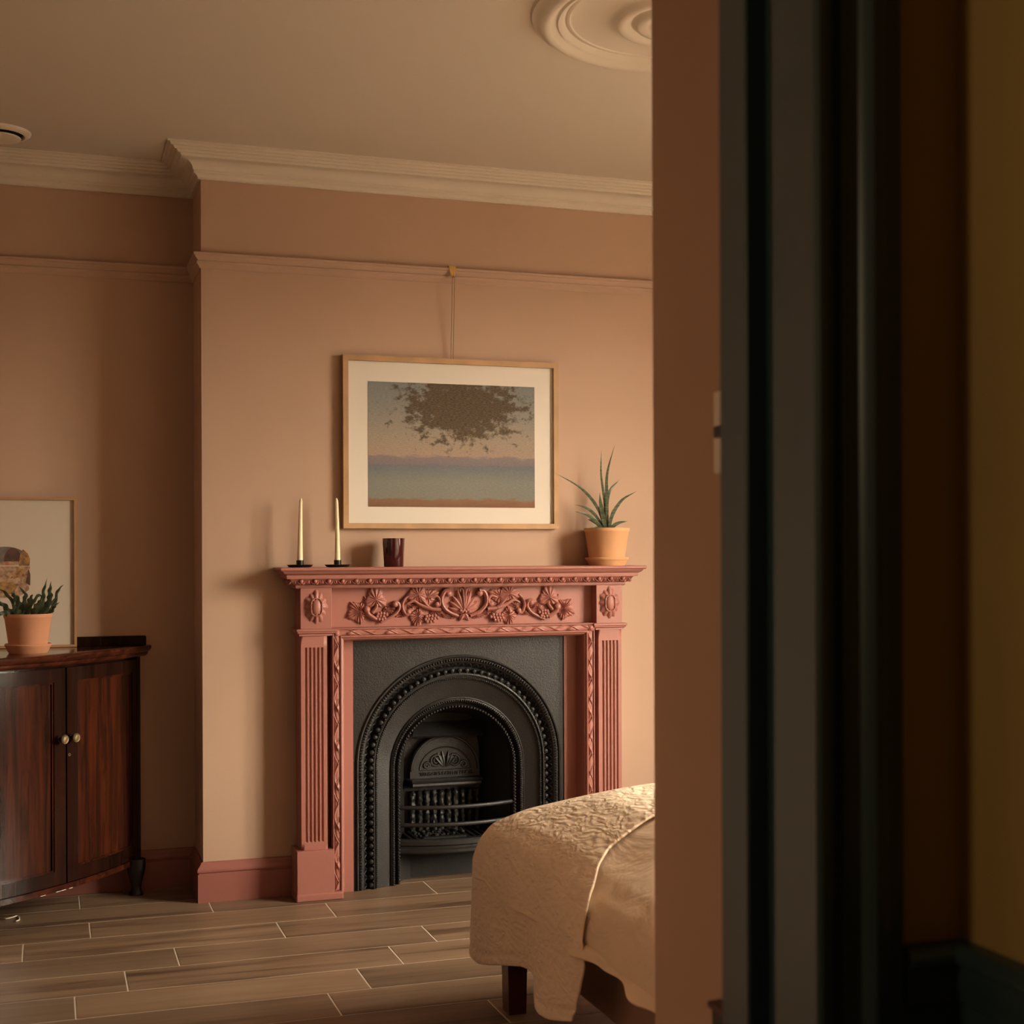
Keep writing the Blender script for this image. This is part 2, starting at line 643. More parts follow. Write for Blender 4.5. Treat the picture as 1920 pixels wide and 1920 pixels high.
rp = [(0, 0), (.024, 0), (.028, .003), (.028, .011), (.024, .013), (.021, .018), (.014, .026), (.012, .029), (.016, .031), (.016, .040), (.010, .046), (.004, .055), (0, .055)]
mbr = MB()
P = sweep(loop, [(d, 2.2965 - z) for d, z in rp], True, lambda x, y, h: (x, y, h), left=False)
mbr.grid(P, close_u=True)
struct(mbr.obj('trim_2', 'rail_pink', smooth=28), 'pink painted picture rail')
sp = [(0, 0), (.020, 0), (.020, .098), (.0165, .100), (.0165, .103), (.021, .106), (.0225, .111), (.021, .118), (.015, .126), (.010, .131), (.008, .137), (.004, .1405), (0, .1405)]
struct(sweep_z(MB(), [(XL, -3.7), (XL, YA), (CH0, YA), (CH0, 0), (.83, 0)], sp, left=False).obj('baseboard_left', 'skirting_paint', smooth=30), 'dark red moulded skirting board')
struct(sweep_z(MB(), [(2.10, 0), (CH1, 0), (CH1, YA), (XR, YA), (XR, YB)], sp, left=False).obj('baseboard_right', 'skirting_paint', smooth=30), 'dark red skirting board')

# doorway: lining, stop, architrave, dado ---------------------------------------
df = MB()
# lining (faces the opening), with a rebate and door stop
df.box(.672, .69, HY + .005, -3.735, 0, 2.15)
df.box(.649, .68, -3.792, -3.735, 0, 2.15, .002)
df.box(.655, .68, HY - .002, -3.833, 0, 2.15, .002)
df.box(XL, XL + .012, HY + .005, -3.735, 0, 2.15).box(XL, .66, HY + .005, -3.735, 2.135, 2.15)
dfo = struct(df.obj('trim_3', 'teal_paint', smooth=30), 'dark teal door lining')
arch = [(0, 0), (0, .016), (.004, .020), (.012, .020), (.016, .016), (.019, .010), (.026, .008), (.030, .014), (.036, .016), (.046, .016), (.050, .022),
        (.056, .027), (.064, .027), (.070, .024), (.074, .017), (.082, .015), (.092, .015), (.094, .012), (.094, 0)]
am = MB()
P = sweep([(XL + .0, 0), (XL, 2.145), (.655, 2.145), (.655, 0)], arch, False, lambda x, z, h: (x, HY - h, z), left=True)
am.grid(P)
struct(am.obj('trim_4', 'teal_paint', smooth=30), 'dark teal moulded architrave')
dp = [(0, .70), (.012, .70), (.012, .79), (.012, .800), (.016, .803), (.016, .809), (.020, .818), (.020, .838), (.026, .842), (.026, .848), (.018, .856), (0, .856)]
dd = MB()
sweep_z(dd, [(.749, HY), (.821, HY), (.821, -6.55)], dp, left=False)
dd.box(.809, .822, -6.55, HY, 0, .72).box(.749, .82, HY - .012, HY + .001, 0, .72)
struct(dd.obj('trim_5', 'teal_paint', smooth=30), 'dark teal dado rail and panelling')

# ================================================================== FIREPLACE SURROUND
S = thing('fireplace_surround', 'terracotta painted fireplace surround with carved vine frieze and fluted pilasters', 'fireplace surround', (FX, -.06, 0))
TP = 'terracotta_paint'
BX0, BX1 = .842, 2.083
# mantel shelf
shelf = MB()
mp_ = [(-.01, 1.106), (.008, 1.106), (.012, 1.110), (.012, 1.118), (.018, 1.121), (.022, 1.122), (.034, 1.138), (.036, 1.141), (.048, 1.141), (.050, 1.151),
       (.050, 1.1545), (.054, 1.156), (.060, 1.160), (.064, 1.1655), (.064, 1.1675), (.071, 1.169), (.074, 1.173), (.074, 1.178), (.071, 1.1815), (-.03, 1.1815)]
sweep_z(shelf, [(BX0, .002), (BX0, -.092), (BX1, -.092), (BX1, .002)], mp_, left=False)
shelf.box(BX0 - .05, BX1 + .05, -.14, .001, 1.16, 1.1812)
so = shelf.obj('mantel_shelf', TP, S, smooth=30)
# egg and dart enrichment: one mesh, many pieces
eg = MB()
eg.ball((0, -.003, 0), .0095, 12, 8, sx=.88, sy=.75, sz=1.0)
for s_ in (-1, 1):
    eg.tube([(s_ * .0125 * math.cos(a), -.001, .0125 * math.sin(a) + .001) for a in np.linspace(-1.3, 1.1, 7)], .0025, 6)
    eg.tube([(s_ * .0175, -.001, .009), (s_ * .0195, -.001, -.009)], .0019, 6)
eg.tube([(.0243, -.001, .010), (.0243, -.002, -.009)], [.0036, .0016], 6)
tilt = Matrix.Rotation(R(-36), 4, 'X') @ Matrix.Diagonal((1.08, 1.45, 1.12, 1))
eg.xform(tilt)
egm = None
for i in range(26):
    x = BX0 - .016 + i * .0492
    if i == 0:
        e0 = eg.obj('egg_ornament', TP, so, smooth=50)
        egm = e0.data
    else:
        e0 = link('egg_ornament', egm, so)
    e0.location = (x + .02, -.1195, 1.1305)
for i in range(3):
    for sx in (-1, 1):
        e0 = link('egg_ornament', egm, so)
        e0.rotation_euler = (0, 0, -PI / 2 if sx < 0 else PI / 2)
        e0.location = ((BX0 - .0275) if sx < 0 else (BX1 + .0275), -.02 - i * .035, 1.1305)

# frieze panel and corner blocks
fz = MB().box(.945, 1.985, -.055, .001, .958, 1.11, .001).obj('frieze_panel', TP, S)
blocks = []
for s_ in (-1, 1):
    x0, x1 = (.846, .9585) if s_ < 0 else (1.9745, 2.080)
    bmb = MB().box(x0, x1, -.105, .001, .9615, 1.108, .0015)
    # capital moulding
    sweep_z(bmb, [(x0 - .001, 0), (x0 - .001, -.1065), (x1 + .001, -.1065), (x1 + .001, -.05)],
            [(-.01, .938), (.004, .938), (.004, .944), (.010, .948), (.011, .953), (.014, .955), (.014, .961), (.011, .963), (-.01, .963)], left=False)
    blocks.append(bmb.obj('corner_block', TP, S, smooth=30))
    # rosette: ragged oval flower with an oval boss
    cx, cz = ((x0 + x1) / 2 - .001, 1.040)
    n, m = 72, 7
    Pg = []
    for i in range(n):
        a = 2 * PI * i / n
        lob = 1 + .07 * math.cos(12 * a) + .05 * math.sin(5 * a + 1)
        if abs(math.sin(a)) > .97:
            lob *= 1.06
        row = []
        for j in range(m):
            q = j / (m - 1)
            rr = q * lob
            h = .013 * (1 - q ** 2) + .004 + .0022 * math.cos(12 * a) * q * (1.2 - q)
            if j == m - 1:
                h = .001
                rr *= 1.0
            row.append((cx + .040 * rr * math.cos(a), -.105 - h, cz + .055 * rr * math.sin(a)))
        Pg.append(row)
    rm = MB().grid(Pg, close_u=True, flip=True)
    rm.obj('rosette', TP, blocks[-1], smooth=50)
    bo = MB()
    ring = [(cx + .0195 * math.cos(a) * (1 if abs(math.sin(a)) < .7 else 1), -.121, cz + .0195 * math.sin(a) + (.012 if math.sin(a) > 0 else -.012)) for a in np.linspace(0, 2 * PI, 33)]
    bo.tube(ring, .0022, 6, caps=False)
    bo.ball((cx, -.118, cz), .0165, 14, 8, sx=1, sy=.5, sz=1.7)
    bo.obj('rosette_boss', TP, blocks[-1], smooth=60)

# pilasters with stopped flutes, plinths
for s_ in (-1, 1):
    x0, x1 = (.8475, .941) if s_ < 0 else (1.983, 2.077)
    pil = MB()
    nfl = 5
    mar = .011
    pw = (x1 - x0 - 2 * mar) / nfl
    xs, dep = [x0], [0]
    for k in range(nfl):
        c = x0 + mar + (k + .5) * pw
        for q in np.linspace(-1, 1, 7):
            xs.append(c + q * pw * .33)
            dep.append(.0065 * math.sqrt(max(0, 1 - q * q)))
    xs.append(x1)
    dep.append(0)
    zs = [.165, .2045, .2047, .209, .8935, .897, .8972, .95]
    fac = [0, 0, .0, 1, 1, 0, 0, 0]
    Pg = [[(x, -.105 + d * f_, z) for x, d in zip(xs, dep)] for z, f_ in zip(zs, fac)]
    pil.grid(Pg)
    pil.add([(x0, -.105, .165), (x0, -.105, .95), (x0, 0, .95), (x0, 0, .165), (x1, -.105, .165), (x1, -.105, .95), (x1, 0, .95), (x1, 0, .165)],
            [(0, 1, 2, 3), (4, 7, 6, 5)])
    po_ = pil.obj('pilaster', TP, S, smooth=50)
    # recessed strip between pilaster and inner frame
    gx0, gx1 = (.93, .975) if s_ < 0 else (1.95, 1.99)
    MB().box(gx0, gx1, -.052, .001, .02, .96).obj('backing_strip', TP, S)
    p0, p1 = (.828, .989) if s_ < 0 else (1.938, 2.096)
    ph = MB()
    xi0, xi1 = (p0, .9585) if s_ < 0 else (1.966, p1)
    ph.box(p0, p1 if s_ > 0 else .962, -.125, .001, .025, .178, .0015)
    ph.box(p0 - .004, p1 + .004, -.132, .001, 0, .027, .004)
    ph.obj('plinth', TP, S)

# inner frame: mitred, with a carved rope band
fr = MB()
path = [(.9585, .02), (.9585, .9645), (1.966, .9645), (1.966, .02)]
fp = [(0, -.045), (0, -.108), (.002, -.112), (.005, -.112), (.006, -.104), (.0275, -.104), (.0285, -.112), (.032, -.114), (.035, -.112), (.036, -.105), (.041, -.103),
      (.044, -.098), (.046, -.090), (.0475, -.086), (.0475, -.030)]
P = sweep(path, fp, False, lambda x, z, h: (x, h, z), left=False)
fr.grid(P)
fro = fr.obj('inner_frame', TP, S, smooth=30)


def rope(p0, p1, phase, mir):
    """ribbon twisted about a rod: half-round heightfield with curved diagonal ridges and small bosses"""
    L = math.hypot(p1[0] - p0[0], p1[1] - p0[1])
    n = int(L / .0022)
    W = .0205
    m = 13
    pitch = .1405
    ux, uz = (p1[0] - p0[0]) / L, (p1[1] - p0[1]) / L
    nx, nz = (uz, -ux)      # towards the opening
    P = []
    for i in range(n + 1):
        s = i / n * L
        row = []
        for j in range(m):
            t = j / (m - 1)
            q = 2 * t - 1
            base = .0085 * math.sqrt(max(0, 1 - (q * .97) ** 2))
            w = ((s + phase) / pitch) % 1.0
            # two crossing S-bands per pitch
            sb = .5 + .62 * math.sin(2 * PI * (w - .12)) * .8
            d = t - sb
            ridge = .0042 * math.exp(-(d / .10) ** 2)
            c2 = .5 - .55 * math.sin(2 * PI * (w - .25))
            d2 = t - c2
            ridge += .0026 * math.exp(-(d2 / .07) ** 2) - .0026 * math.exp(-((d2 - .17) / .07) ** 2)
            bw = (w - .62) * pitch / .012
            bt = (t - .72) * W / .0075
            bb = 1 - bw * bw - bt * bt
            boss = .0045 * math.sqrt(bb) if bb > 0 else 0
            h = base * .75 + ridge + boss
            a, b = p0[0] + ux * s + nx * t * W, p0[1] + uz * s + nz * t * W
            row.append((a, -.1035 - h, b))
        P.append(row)
    return MB().grid(P).obj('rope_moulding', TP, S, smooth=60)


rope((.9650, .03), (.9650, .935), 0, 0)
rope((.9655, .9580), (1.959, .9580), .03, 0)
rope((1.9595, .935), (1.9595, .03), .05, 0)
for x0 in (.9630, 1.9395):
    mbq = MB()
    mbq.box(x0, x0 + .0225, -.112, -.10, .934, .9585, .003)
    mbq.ball((x0 + .011, -.112, .946), .009, 10, 6, sy=.6)
    mbq.obj('corner_piece', TP, S, smooth=40)
# slips beside the iron insert
MB().box(.99, 1.0495, -.035, .001, 0, .93, .001).obj('slip', TP, S)
MB().box(1.8685, 1.935, -.035, .001, 0, .93, .001).obj('slip', TP, S)

# ---- carved vine frieze
FY = -.055


def W(X, Y, mir):
    """panel drawing units -> world, mirrored about the fireplace centre"""
    dx = (X - 1830) * .000258
    return (FX + (dx if not mir else -dx), 1.040 + (370 - Y) * .000242)


def carved_leaf(X, Y, ang, size, mir, asp=1.0, lobes=5, hgt=.016, name='carved_leaf', sharp=.28):
    cx, cz = W(X, Y, mir)
    n, m = 80, 8
    P = []
    a0 = R(ang)
    for i in range(n):
        a = 2 * PI * i / n
        tri = abs(((a * lobes / (2 * PI)) % 1.0) - .5) * 2
        lob = 1.04 - sharp + sharp * tri ** 1.15
        lob *= 1 + .05 * math.cos(lobes * 5 * a)
        lob *= 1 + .20 * math.cos(a)
        row = []
        for j in range(m):
            q = j / (m - 1)
            h = hgt * (.35 + .65 * (1 - q) ** .8) * 1.0
            h += .0028 * math.cos(lobes * 4 * a) * math.sin(PI * min(1, q * 1.05)) + .003 * q * abs(math.cos(lobes * a / 2))
            if j == m - 1:
                h = -.001
            x = size * q * lob * math.cos(a)
            z = size * q * lob * math.sin(a) * asp
            if mir:
                xx = -(x * math.cos(a0) - z * math.sin(a0))
            else:
                xx = x * math.cos(a0) - z * math.sin(a0)
            zz = x * math.sin(a0) + z * math.cos(a0)
            row.append((cx + xx, FY - h, cz + zz))
        P.append(row)
    return MB().grid(P, close_u=True, flip=not mir).obj(name, TP, fz, smooth=60)


def scroll(pts, r0, r1, mir, end=None, depth=.010, name='carved_scroll'):
    sp_ = spline([(*W(x, y, mir), 0) for x, y in pts], 7)
    n = len(sp_)
    rad = [r0 + (r1 - r0) * (i / (n - 1)) for i in range(n)]
    mb = MB()
    mb.tube([(p[0], FY - depth, p[1]) for p in sp_], rad, 10, flat=1.25)
    # a fine groove-line riding the scroll
    mb.tube([(p[0], FY - depth - rad[i] * 1.2, p[1]) for i, p in enumerate(sp_)], [r * .28 for r in rad], 5)
    if end:
        ex, ez = W(end[0], end[1], mir)
        mb.ball((ex, FY - depth - .003, ez), end[2], 14, 8, sy=.9)
    return mb.obj(name, TP, fz, smooth=60)


def grapes(cx0, cy0, rows, mir):
    mb = MB()
    for (x, y) in rows:
        gx, gz = W(cx0 + x, cy0 + y, mir)
        mb.ball((gx, FY - .012 - .004 * rng.random(), gz), .0066, 9, 6)
    return mb.obj('carved_grapes', TP, fz, smooth=60)


for mir in (False, True):
    carved_leaf(300, 450, 205, .043, mir, 1.0)
    carved_leaf(530, 275, 90, .052, mir, 1.0, 3, .020, sharp=.46)
    scroll([(400, 430), (430, 500), (540, 580)], .0105, .0085, mir, (400, 425, .0135))
    scroll([(545, 340), (540, 390), (480, 475)], .006, .0075, mir)
    grapes(620, 525, [(-60, -35), (-20, -45), (25, -40), (65, -20), (-70, 5), (-25, 0), (20, 5), (-45, 45), (0, 50), (40, 35)], mir)
    scroll([(600, 620), (720, 560), (820, 490), (872, 400), (850, 330), (800, 330)], .005, .0085, mir, (812, 350, .0115))
    scroll([(1000, 225), (935, 300), (915, 400), (960, 500), (1010, 500)], .0045, .0085, mir, (1005, 470, .0105))
    carved_leaf(905, 510, 190, .020, mir, .6, 3, .010)
    carved_leaf(1145, 210, 80, .049, mir, 1.0, 3, .019, sharp=.42)
    carved_leaf(1290, 245, 20, .040, mir, .8, 3, .013)
    scroll([(1160, 235), (1240, 330), (1330, 425), (1480, 445)], .0055, .0075, mir)
    scroll([(985, 350), (1080, 310), (1190, 375), (1330, 425)], .004, .0085, mir)
    scroll([(1330, 265), (1420, 240), (1470, 310), (1440, 385)], .004, .0085, mir, (1425, 365, .0105))
    carved_leaf(1150, 540, 262, .040, mir, .85, 4, .014)
    grapes(1345, 570, [(-80, -30), (-40, -40), (5, -35), (50, -40), (-95, 15), (-50, 10), (-5, 10), (40, 5), (85, -5), (-70, 50), (-20, 50), (25, 45)], mir)
    scroll([(1740, 545), (1600, 480), (1510, 380), (1495, 260), (1540, 165), (1610, 160)], .0065, .0105, mir, (1598, 198, .0125))
    carved_leaf(1640, 545, 180, .030, mir, .42, 3, .010)
    for (X, Y, an, sz, asp) in ((700, 440, -15, .026, .5), (800, 490, 40, .026, .42), (1065, 385, 15, .028, .42), (1235, 320, -40, .028, .4),
                                (1400, 480, 5, .032, .34), (1480, 500, -30, .026, .4), (430, 330, 120, .024, .5), (760, 410, 150, .022, .5)):
        carved_leaf(X, Y, an, sz, mir, asp, 3, .008)
# central acanthus shell: separate lobes
for k, (ang, ln) in enumerate([(90, .098), (72, .084), (108, .084), (54, .074), (126, .074), (36, .066), (144, .066), (16, .058), (164, .058), (-60, .036), (-120, .036), (-90, .026)]):
    a = R(ang)
    bx, bz = W(1830, 490, False)
    n, m = 14, 9
    P = []
    for i in range(n + 1):
        t = i / n
        wd = (.0135 if k < 9 else .011) * math.sin(PI * min(1, .12 + .80 * t)) * (1 - .25 * t * 0)
        row = []
        for j in range(m):
            q = 2 * j / (m - 1) - 1
            h = (.017 - .003 * (k % 2)) * (1 - .35 * t) * math.sqrt(max(0, 1 - (q * .98) ** 2)) + .0018 * math.cos(q * 9) * (1 - abs(q)) + (.004 * math.sin(PI * t))
            lx, lz = ln * t, wd * q
            row.append((bx + lx * math.cos(a) - lz * math.sin(a), FY + .001 - (h if abs(q) < .99 else 0), bz + lx * math.sin(a) + lz * math.cos(a)))
        P.append(row)
    MB().grid(P).obj('shell_lobe', TP, fz, smooth=60)
mb = MB()
for k in range(6):
    gx, gz = W(1765 + k * 26, 455 + (k % 2) * 18, False)
    mb.ball((gx, FY - .021, gz), .0062, 9, 6)
mb.obj('carved_berries', TP, fz, smooth=60)
for s_ in (-1, 1):
    sp_ = spline([(FX + s_ * .002, 1.03, 0), (FX + s_ * .004, 1.075, 0), (FX + s_ * .008, 1.098, 0), (FX + s_ * .017, 1.097, 0), (FX + s_ * .016, 1.088, 0)], 6)
    MB().tube([(p[0], FY - .019, p[1]) for p in sp_], .0028, 6).obj('shell_curl', TP, fz, smooth=60)

# ================================================================== CAST IRON INSERT
I = thing('cast_iron_fireplace', 'black cast iron arched register grate set inside the terracotta surround', 'fireplace', (1.458, 0, 0))
AX = 1.458
ZL = .002


def arch_path(r, cz, n=56):
    pts = [(AX - r, ZL)]
    pts += [(AX - r, ZL + (cz - ZL) * k / 6) for k in range(1, 6)]
    pts += [(AX - r * math.cos(a), cz + r * math.sin(a)) for a in np.linspace(0, PI, n)]
    pts += [(AX + r, cz - (cz - ZL) * k / 6) for k in range(1, 6)]
    pts += [(AX + r, ZL)]
    return pts


def czr(r):
    return .427 + (.454 - .427) * max(0, min(1, (r - .25) / .10))


# front plate around the arch
outer = []
r0 = .398
x0, x1, z1 = 1.045, 1.873, .925
inner = arch_path(r0, czr(r0), 57)
cz = czr(r0)
for (x, z) in inner:
    if z <= cz + 1e-6:
        outer.append((x0 if x < AX else x1, z))
    else:
        dx, dz = x - AX, z - cz
        t = min(((x1 - AX) if dx > 0 else (x0 - AX)) / dx if abs(dx) > 1e-9 else 1e9, (z1 - cz) / dz)
        outer.append((AX + dx * t, cz + dz * t))
# snap nearest samples to the plate corners
for cxn in (x0, x1):
    k = min(range(len(outer)), key=lambda i: (outer[i][0] - cxn) ** 2 + (outer[i][1] - z1) ** 2)
    outer[k] = (cxn, z1)
fpm = MB()
fpm.grid([[(a[0], -.030, a[1]), (b[0], -.030, b[1])] for a, b in zip(outer, inner)])
# plate thickness so that the left foot edge reads as iron
fpm.box(x0, x0 + .006, -.030, .0, 0, z1).box(x1 - .006, x1, -.03, 0, 0, z1)
fpo = fpm.obj('front_plate', 'cast_iron', I)
prof = [(.398, -.030), (.397, -.036), (.394, -.038), (.390, -.037), (.3885, -.030), (.387, -.029), (.3855, -.031), (.372, -.031), (.3705, -.030), (.367, -.027),
        (.363, -.016), (.357, -.004), (.350, .002), (.343, -.002), (.337, -.014), (.333, -.026), (.329, -.028), (.327, -.027), (.3258, -.016), (.3235, -.016),
        (.322, -.021), (.316, -.020), (.315, -.014), (.300, -.006), (.262, .008), (.261, .003), (.258, .001), (.256, .004), (.255, .003), (.246, .003), (.245, .008),
        (.242, .022), (.236, .028), (.232, .024), (.230, .018), (.224, .018), (.2225, .024), (.2225, .06)]
rows = [arch_path(r, czr(r)) for r, y in prof]
Pa = [[(p[0], prof[k][1], p[1]) for p in rows[k]] for k in range(len(prof))]
MB().grid(Pa).obj('arch_moulding', 'cast_iron', I, smooth=40)


def along(r, pitch, off=0.0):
    pts = arch_path(r, czr(r), 400)
    out, acc = [], off
    for a, b in zip(pts[:-1], pts[1:]):
        d = math.hypot(b[0] - a[0], b[1] - a[1])
        while acc <= d:
            t = acc / d
            out.append((a[0] + (b[0] - a[0]) * t, a[1] + (b[1] - a[1]) * t, math.atan2(b[1] - a[1], b[0] - a[0])))
            acc += pitch
        acc -= d
    return out


def bead_string(name, r, y, pitch, br, sx=1.0, n=6, m=4):
    mb = MB()
    for (x, z, a) in along(r, pitch, pitch / 2):
        ca, sa = math.cos(a), math.sin(a)
        t = MB().ball((0, 0, 0), br, n, m, sx=sx)
        mb.add([(x + p[0] * ca - p[2] * sa, y + p[1], z + p[0] * sa + p[2] * ca) for p in t.v], t.f)
    o = mb.obj(name, 'cast_iron', I, smooth=70)
    o['kind'] = 'stuff'
    return o


bead_string('outer_bead_string', .379, -.0335, .0105, .0062, .58)
bead_string('inner_bead_string', .319, -.0215, .0078, .0034, .75)
bead_string('opening_bead_string', .2505, .000, .0085, .0052, .6)
bead_string('edge_bead_string', .227, .014, .0122, .0054, .85)
# scrolled leaf tongues between the bead string and the bosses
tg = MB()
for (x, z, a) in along(.361, .0285, .0):
    nx, nz = math.sin(a), -math.cos(a)      # towards the opening
    ux, uz = math.cos(a), math.sin(a)
    for s_ in (-1, 1):
        pts = []
        for t in np.linspace(0, 1, 7):
            q = s_ * .0125 * math.sin(t * PI * .55)
            e = -.007 + .016 * t
            pts.append((x + ux * q + nx * e, -.024 + .014 * t, z + uz * q + nz * e))
        tg.tube(pts, [.0022, .0026, .003, .003, .0026, .002, .0014], 5)
to = tg.obj('leaf_tongues', 'cast_iron', I, smooth=60)
to['kind'] = 'stuff'
# spiral bosses, each a part
bs = MB()
bs.ball((0, 0, 0), .0100, 12, 7, sy=.95)
spi = [(.0062 * (1 - t) * math.cos(t * 11), -.0078 - .0012 * t, .0062 * (1 - t) * math.sin(t * 11)) for t in np.linspace(0, .95, 26)]
bs.tube(spi, .0013, 5)
bm_ = None
for (x, z, a) in along(.3405, .0285, .014):
    if bm_ is None:
        ob = bs.obj('boss', 'cast_iron', I, smooth=60)
        bm_ = ob.data
    else:
        ob = link('boss', bm_, I)
    ob.location = (x - I.location.x, -.0185, z)
sb_ = MB()
for (x, z, a) in along(.334, .0285, .0285):
    sb_.ball((x, -.025, z), .0036, 7, 5)
o = sb_.obj('small_beads', 'cast_iron', I, smooth=60)
o['kind'] = 'stuff'

# firebox: splayed cheeks, back, hood
FB = .215
box = MB()
ring0 = [(p[0], .06, p[1]) for p in arch_path(.2225, .427, 40)]


def inner_shape(p):
    x, z = p
    q = (x - AX) / .2225
    return (AX + q * .150, FB + .02, min(z, .60))


ring1 = [inner_shape(p) for p in arch_path(.2225, .427, 40)]
box.grid([ring0, ring1])
box.obj('cheeks', 'cast_iron', I, smooth=30)
MB().box(1.29, 1.63, FB + .015, FB + .03, .0, .62).obj('fireback_plate', 'cast_iron', I)
# smoke hood and damper plate
hd = MB()
hd.add([(1.315, .14, .530), (1.60, .14, .530), (1.585, .20, .578), (1.345, .20, .578), (1.315, .15, .522), (1.60, .15, .522)],
       [(0, 1, 2, 3), (0, 4, 5, 1)])
hd.obj('smoke_hood', 'cast_iron', I)
MB().box(1.27, 1.65, .20, .235, .585, .66).obj('flue_back', 'soot_and_shade', I)
# arched fireback panel with roll edge
fb = MB()
n = 30
cxb, czb, rb = 1.4605, .388, .140
arcp = [(cxb - rb, .357)] + [(cxb - rb * math.cos(a), czb + rb * math.sin(a)) for a in np.linspace(0, PI, n)] + [(cxb + rb, .357)]
fb.add([(p[0], .196, p[1]) for p in arcp] + [(p[0], .232, p[1]) for p in arcp],
       [tuple(range(len(arcp)))] + [(i, i + 1, len(arcp) + i + 1, len(arcp) + i) for i in range(len(arcp) - 1)])
fb.tube([(p[0] * 1.0, .196, p[1]) for p in [(cxb - (rb - .006) * math.cos(a), czb + (rb - .006) * math.sin(a)) for a in np.linspace(0, PI, n)]], .0055, 6)
fbo = fb.obj('fireback', 'cast_iron', I, smooth=35)
rel = MB()
rel.tube([(cxb - .102 * math.cos(a), .195, .388 + .090 * math.sin(a)) for a in np.linspace(0.05, PI - .05, 26)], .0032, 5)
rel.tube([(cxb - .10, .195, .3905), (cxb + .10, .195, .3905)], .0018, 5)
for s_ in (-1, 1):
    for (ox, oz, rr, tu) in ((.036, .425, .026, 2.1), (.074, .409, .014, 1.6)):
        pts = [(cxb + s_ * (ox + rr * (1 - t * .85) * math.cos(PI + t * tu * 2 * PI)), .1945, oz + rr * (1 - t * .85) * math.sin(PI * .5 + t * tu * 2 * PI - PI * .5)) for t in np.linspace(0, 1, 34)]
        rel.tube(pts, [.0056 - .0022 * t for t in np.linspace(0, 1, 34)], 6)
    for k in range(3):
        a = R(90 - s_ * (12 + 17 * k))
        rel.tube([(cxb + (.012 + .052 * t) * math.cos(a), .1945 - .004 * math.sin(PI * t), .402 + .062 * t * math.sin(a)) for t in np.linspace(0, 1, 6)], [.002, .004, .005, .005, .004, .002], 5)
rel.obj('fireback_relief', 'cast_iron', fbo, smooth=60)
# cast lettering
tcv = bpy.data.curves.new('lettering', 'FONT')
tcv.body = "WRIGHT'S PATENT EDGES"
tcv.size = .0195
tcv.extrude = .0045
tcv.align_x = 'CENTER'
to_ = bpy.data.objects.new('lettering_tmp', tcv)
COL.objects.link(to_)
dg = bpy.context.evaluated_depsgraph_get()
lm = bpy.data.meshes.new_from_object(to_.evaluated_get(dg))
bpy.data.objects.remove(to_)
wdt = max(v.co.x for v in lm.vertices) - min(v.co.x for v in lm.vertices)
for v in lm.vertices:
    v.co = Vector((cxb + .006 + v.co.x * (.212 / wdt), .1955 - v.co.z, .3705 + v.co.y * 1.0))
lm.materials.clear()
lm.materials.append(MATS['cast_iron'])
lo = link('lettering', lm, fbo)
# ledge
ld = MB()
sweepP = [(1.305, .235), (1.325, .165), (1.595, .165), (1.615, .235)]
sweep_z(ld, sweepP, [(-.05, .330), (0, .330), (.004, .336), (.002, .344), (.008, .350), (.010, .357), (.006, .361), (-.05, .361)], left=False)
ld.obj('fireback_ledge', 'cast_iron', I, smooth=30)
# vertical ribs with cast roughness
nz_, na = 26, 9
for k in range(10):
    P = []
    x = 1.333 + k * .0290
    for i in range(nz_):
        z = .145 + (.312 - .145) * i / (nz_ - 1)
        row = []
        for j in range(na):
            a = PI * j / (na - 1)
            rr = .0120 * (1 + (nrng.random() - .5) * .55) * (1 - .12 * (math.sin(i * 1.1 + k) > .55))
            if i == nz_ - 1:
                rr *= .55
            row.append((x - rr * math.cos(a), .218 - rr * 1.35 * math.sin(a), z))
        P.append(row)
    MB().grid(P).obj('fireback_rib', 'cast_iron', I, smooth=60)
# basket bars, bowed to the front
def bow(x, y_end, bulge, half=.232):
    q = (x - AX) / half
    return y_end - bulge * (1 - q * q)
xs = np.linspace(AX - .226, AX + .228, 22)
for z, rr in ((.2835, .0082), (.219, .0082)):
    MB().tube([(x, bow(x, .03, .055), z) for x in xs], rr, 8, flat=.8).obj('basket_bar', 'cast_iron', I, smooth=60)
# front lip in two mouldings
lp = MB()
lprof = [(.03, .110), (.0, .110), (-.006, .116), (-.006, .126), (.002, .131), (.002, .138), (-.004, .143), (-.004, .156), (.002, .162), (.03, .162)]
P = [[(x, bow(x, .035, .055) + d, z) for d, z in lprof] for x in xs]
lp.grid(P)
lp.obj('basket_front', 'cast_iron', I, smooth=30)
# grate: slats running front to back
for k in range(15):
    x = 1.285 + k * .0245
    yf = bow(x, .04, .05)
    MB().box(x, x + .0115, yf + .004, .21, .147, .158, .002).obj('grate_slat', 'cast_iron', I)
MB().box(1.33, 1.50, .035, .058, .156, .164, .002).obj('grate_rail', 'cast_iron', I)
# embers/clinker on the grate
cl = MB()
for k in range(40):
    cl.ball((1.32 + rng.random() * .2, .08 + rng.random() * .11, .160), .005 + rng.random() * .004, 6, 4, sz=.8)
o = cl.obj('clinker', 'soot_and_shade', I)
o['kind'] = 'stuff'
# ash pit back under the grate
ap = MB()
ap.add([(1.245, .065, 0), (1.30, .118, 0), (1.61, .118, 0), (1.67, .065, 0), (1.245, .065, .15), (1.30, .118, .15), (1.61, .118, .15), (1.67, .065, .15)],
       [(0, 1, 5, 4), (1, 2, 6, 5), (2, 3, 7, 6)])
ap.obj('ash_pit', 'soot_and_shade', I)

# ================================================================== MANTEL ITEMS
MZ = 1.1815


def candle(x, y):
    t = thing('candlestick', None, 'candle holder', (x, y, MZ))
    return t


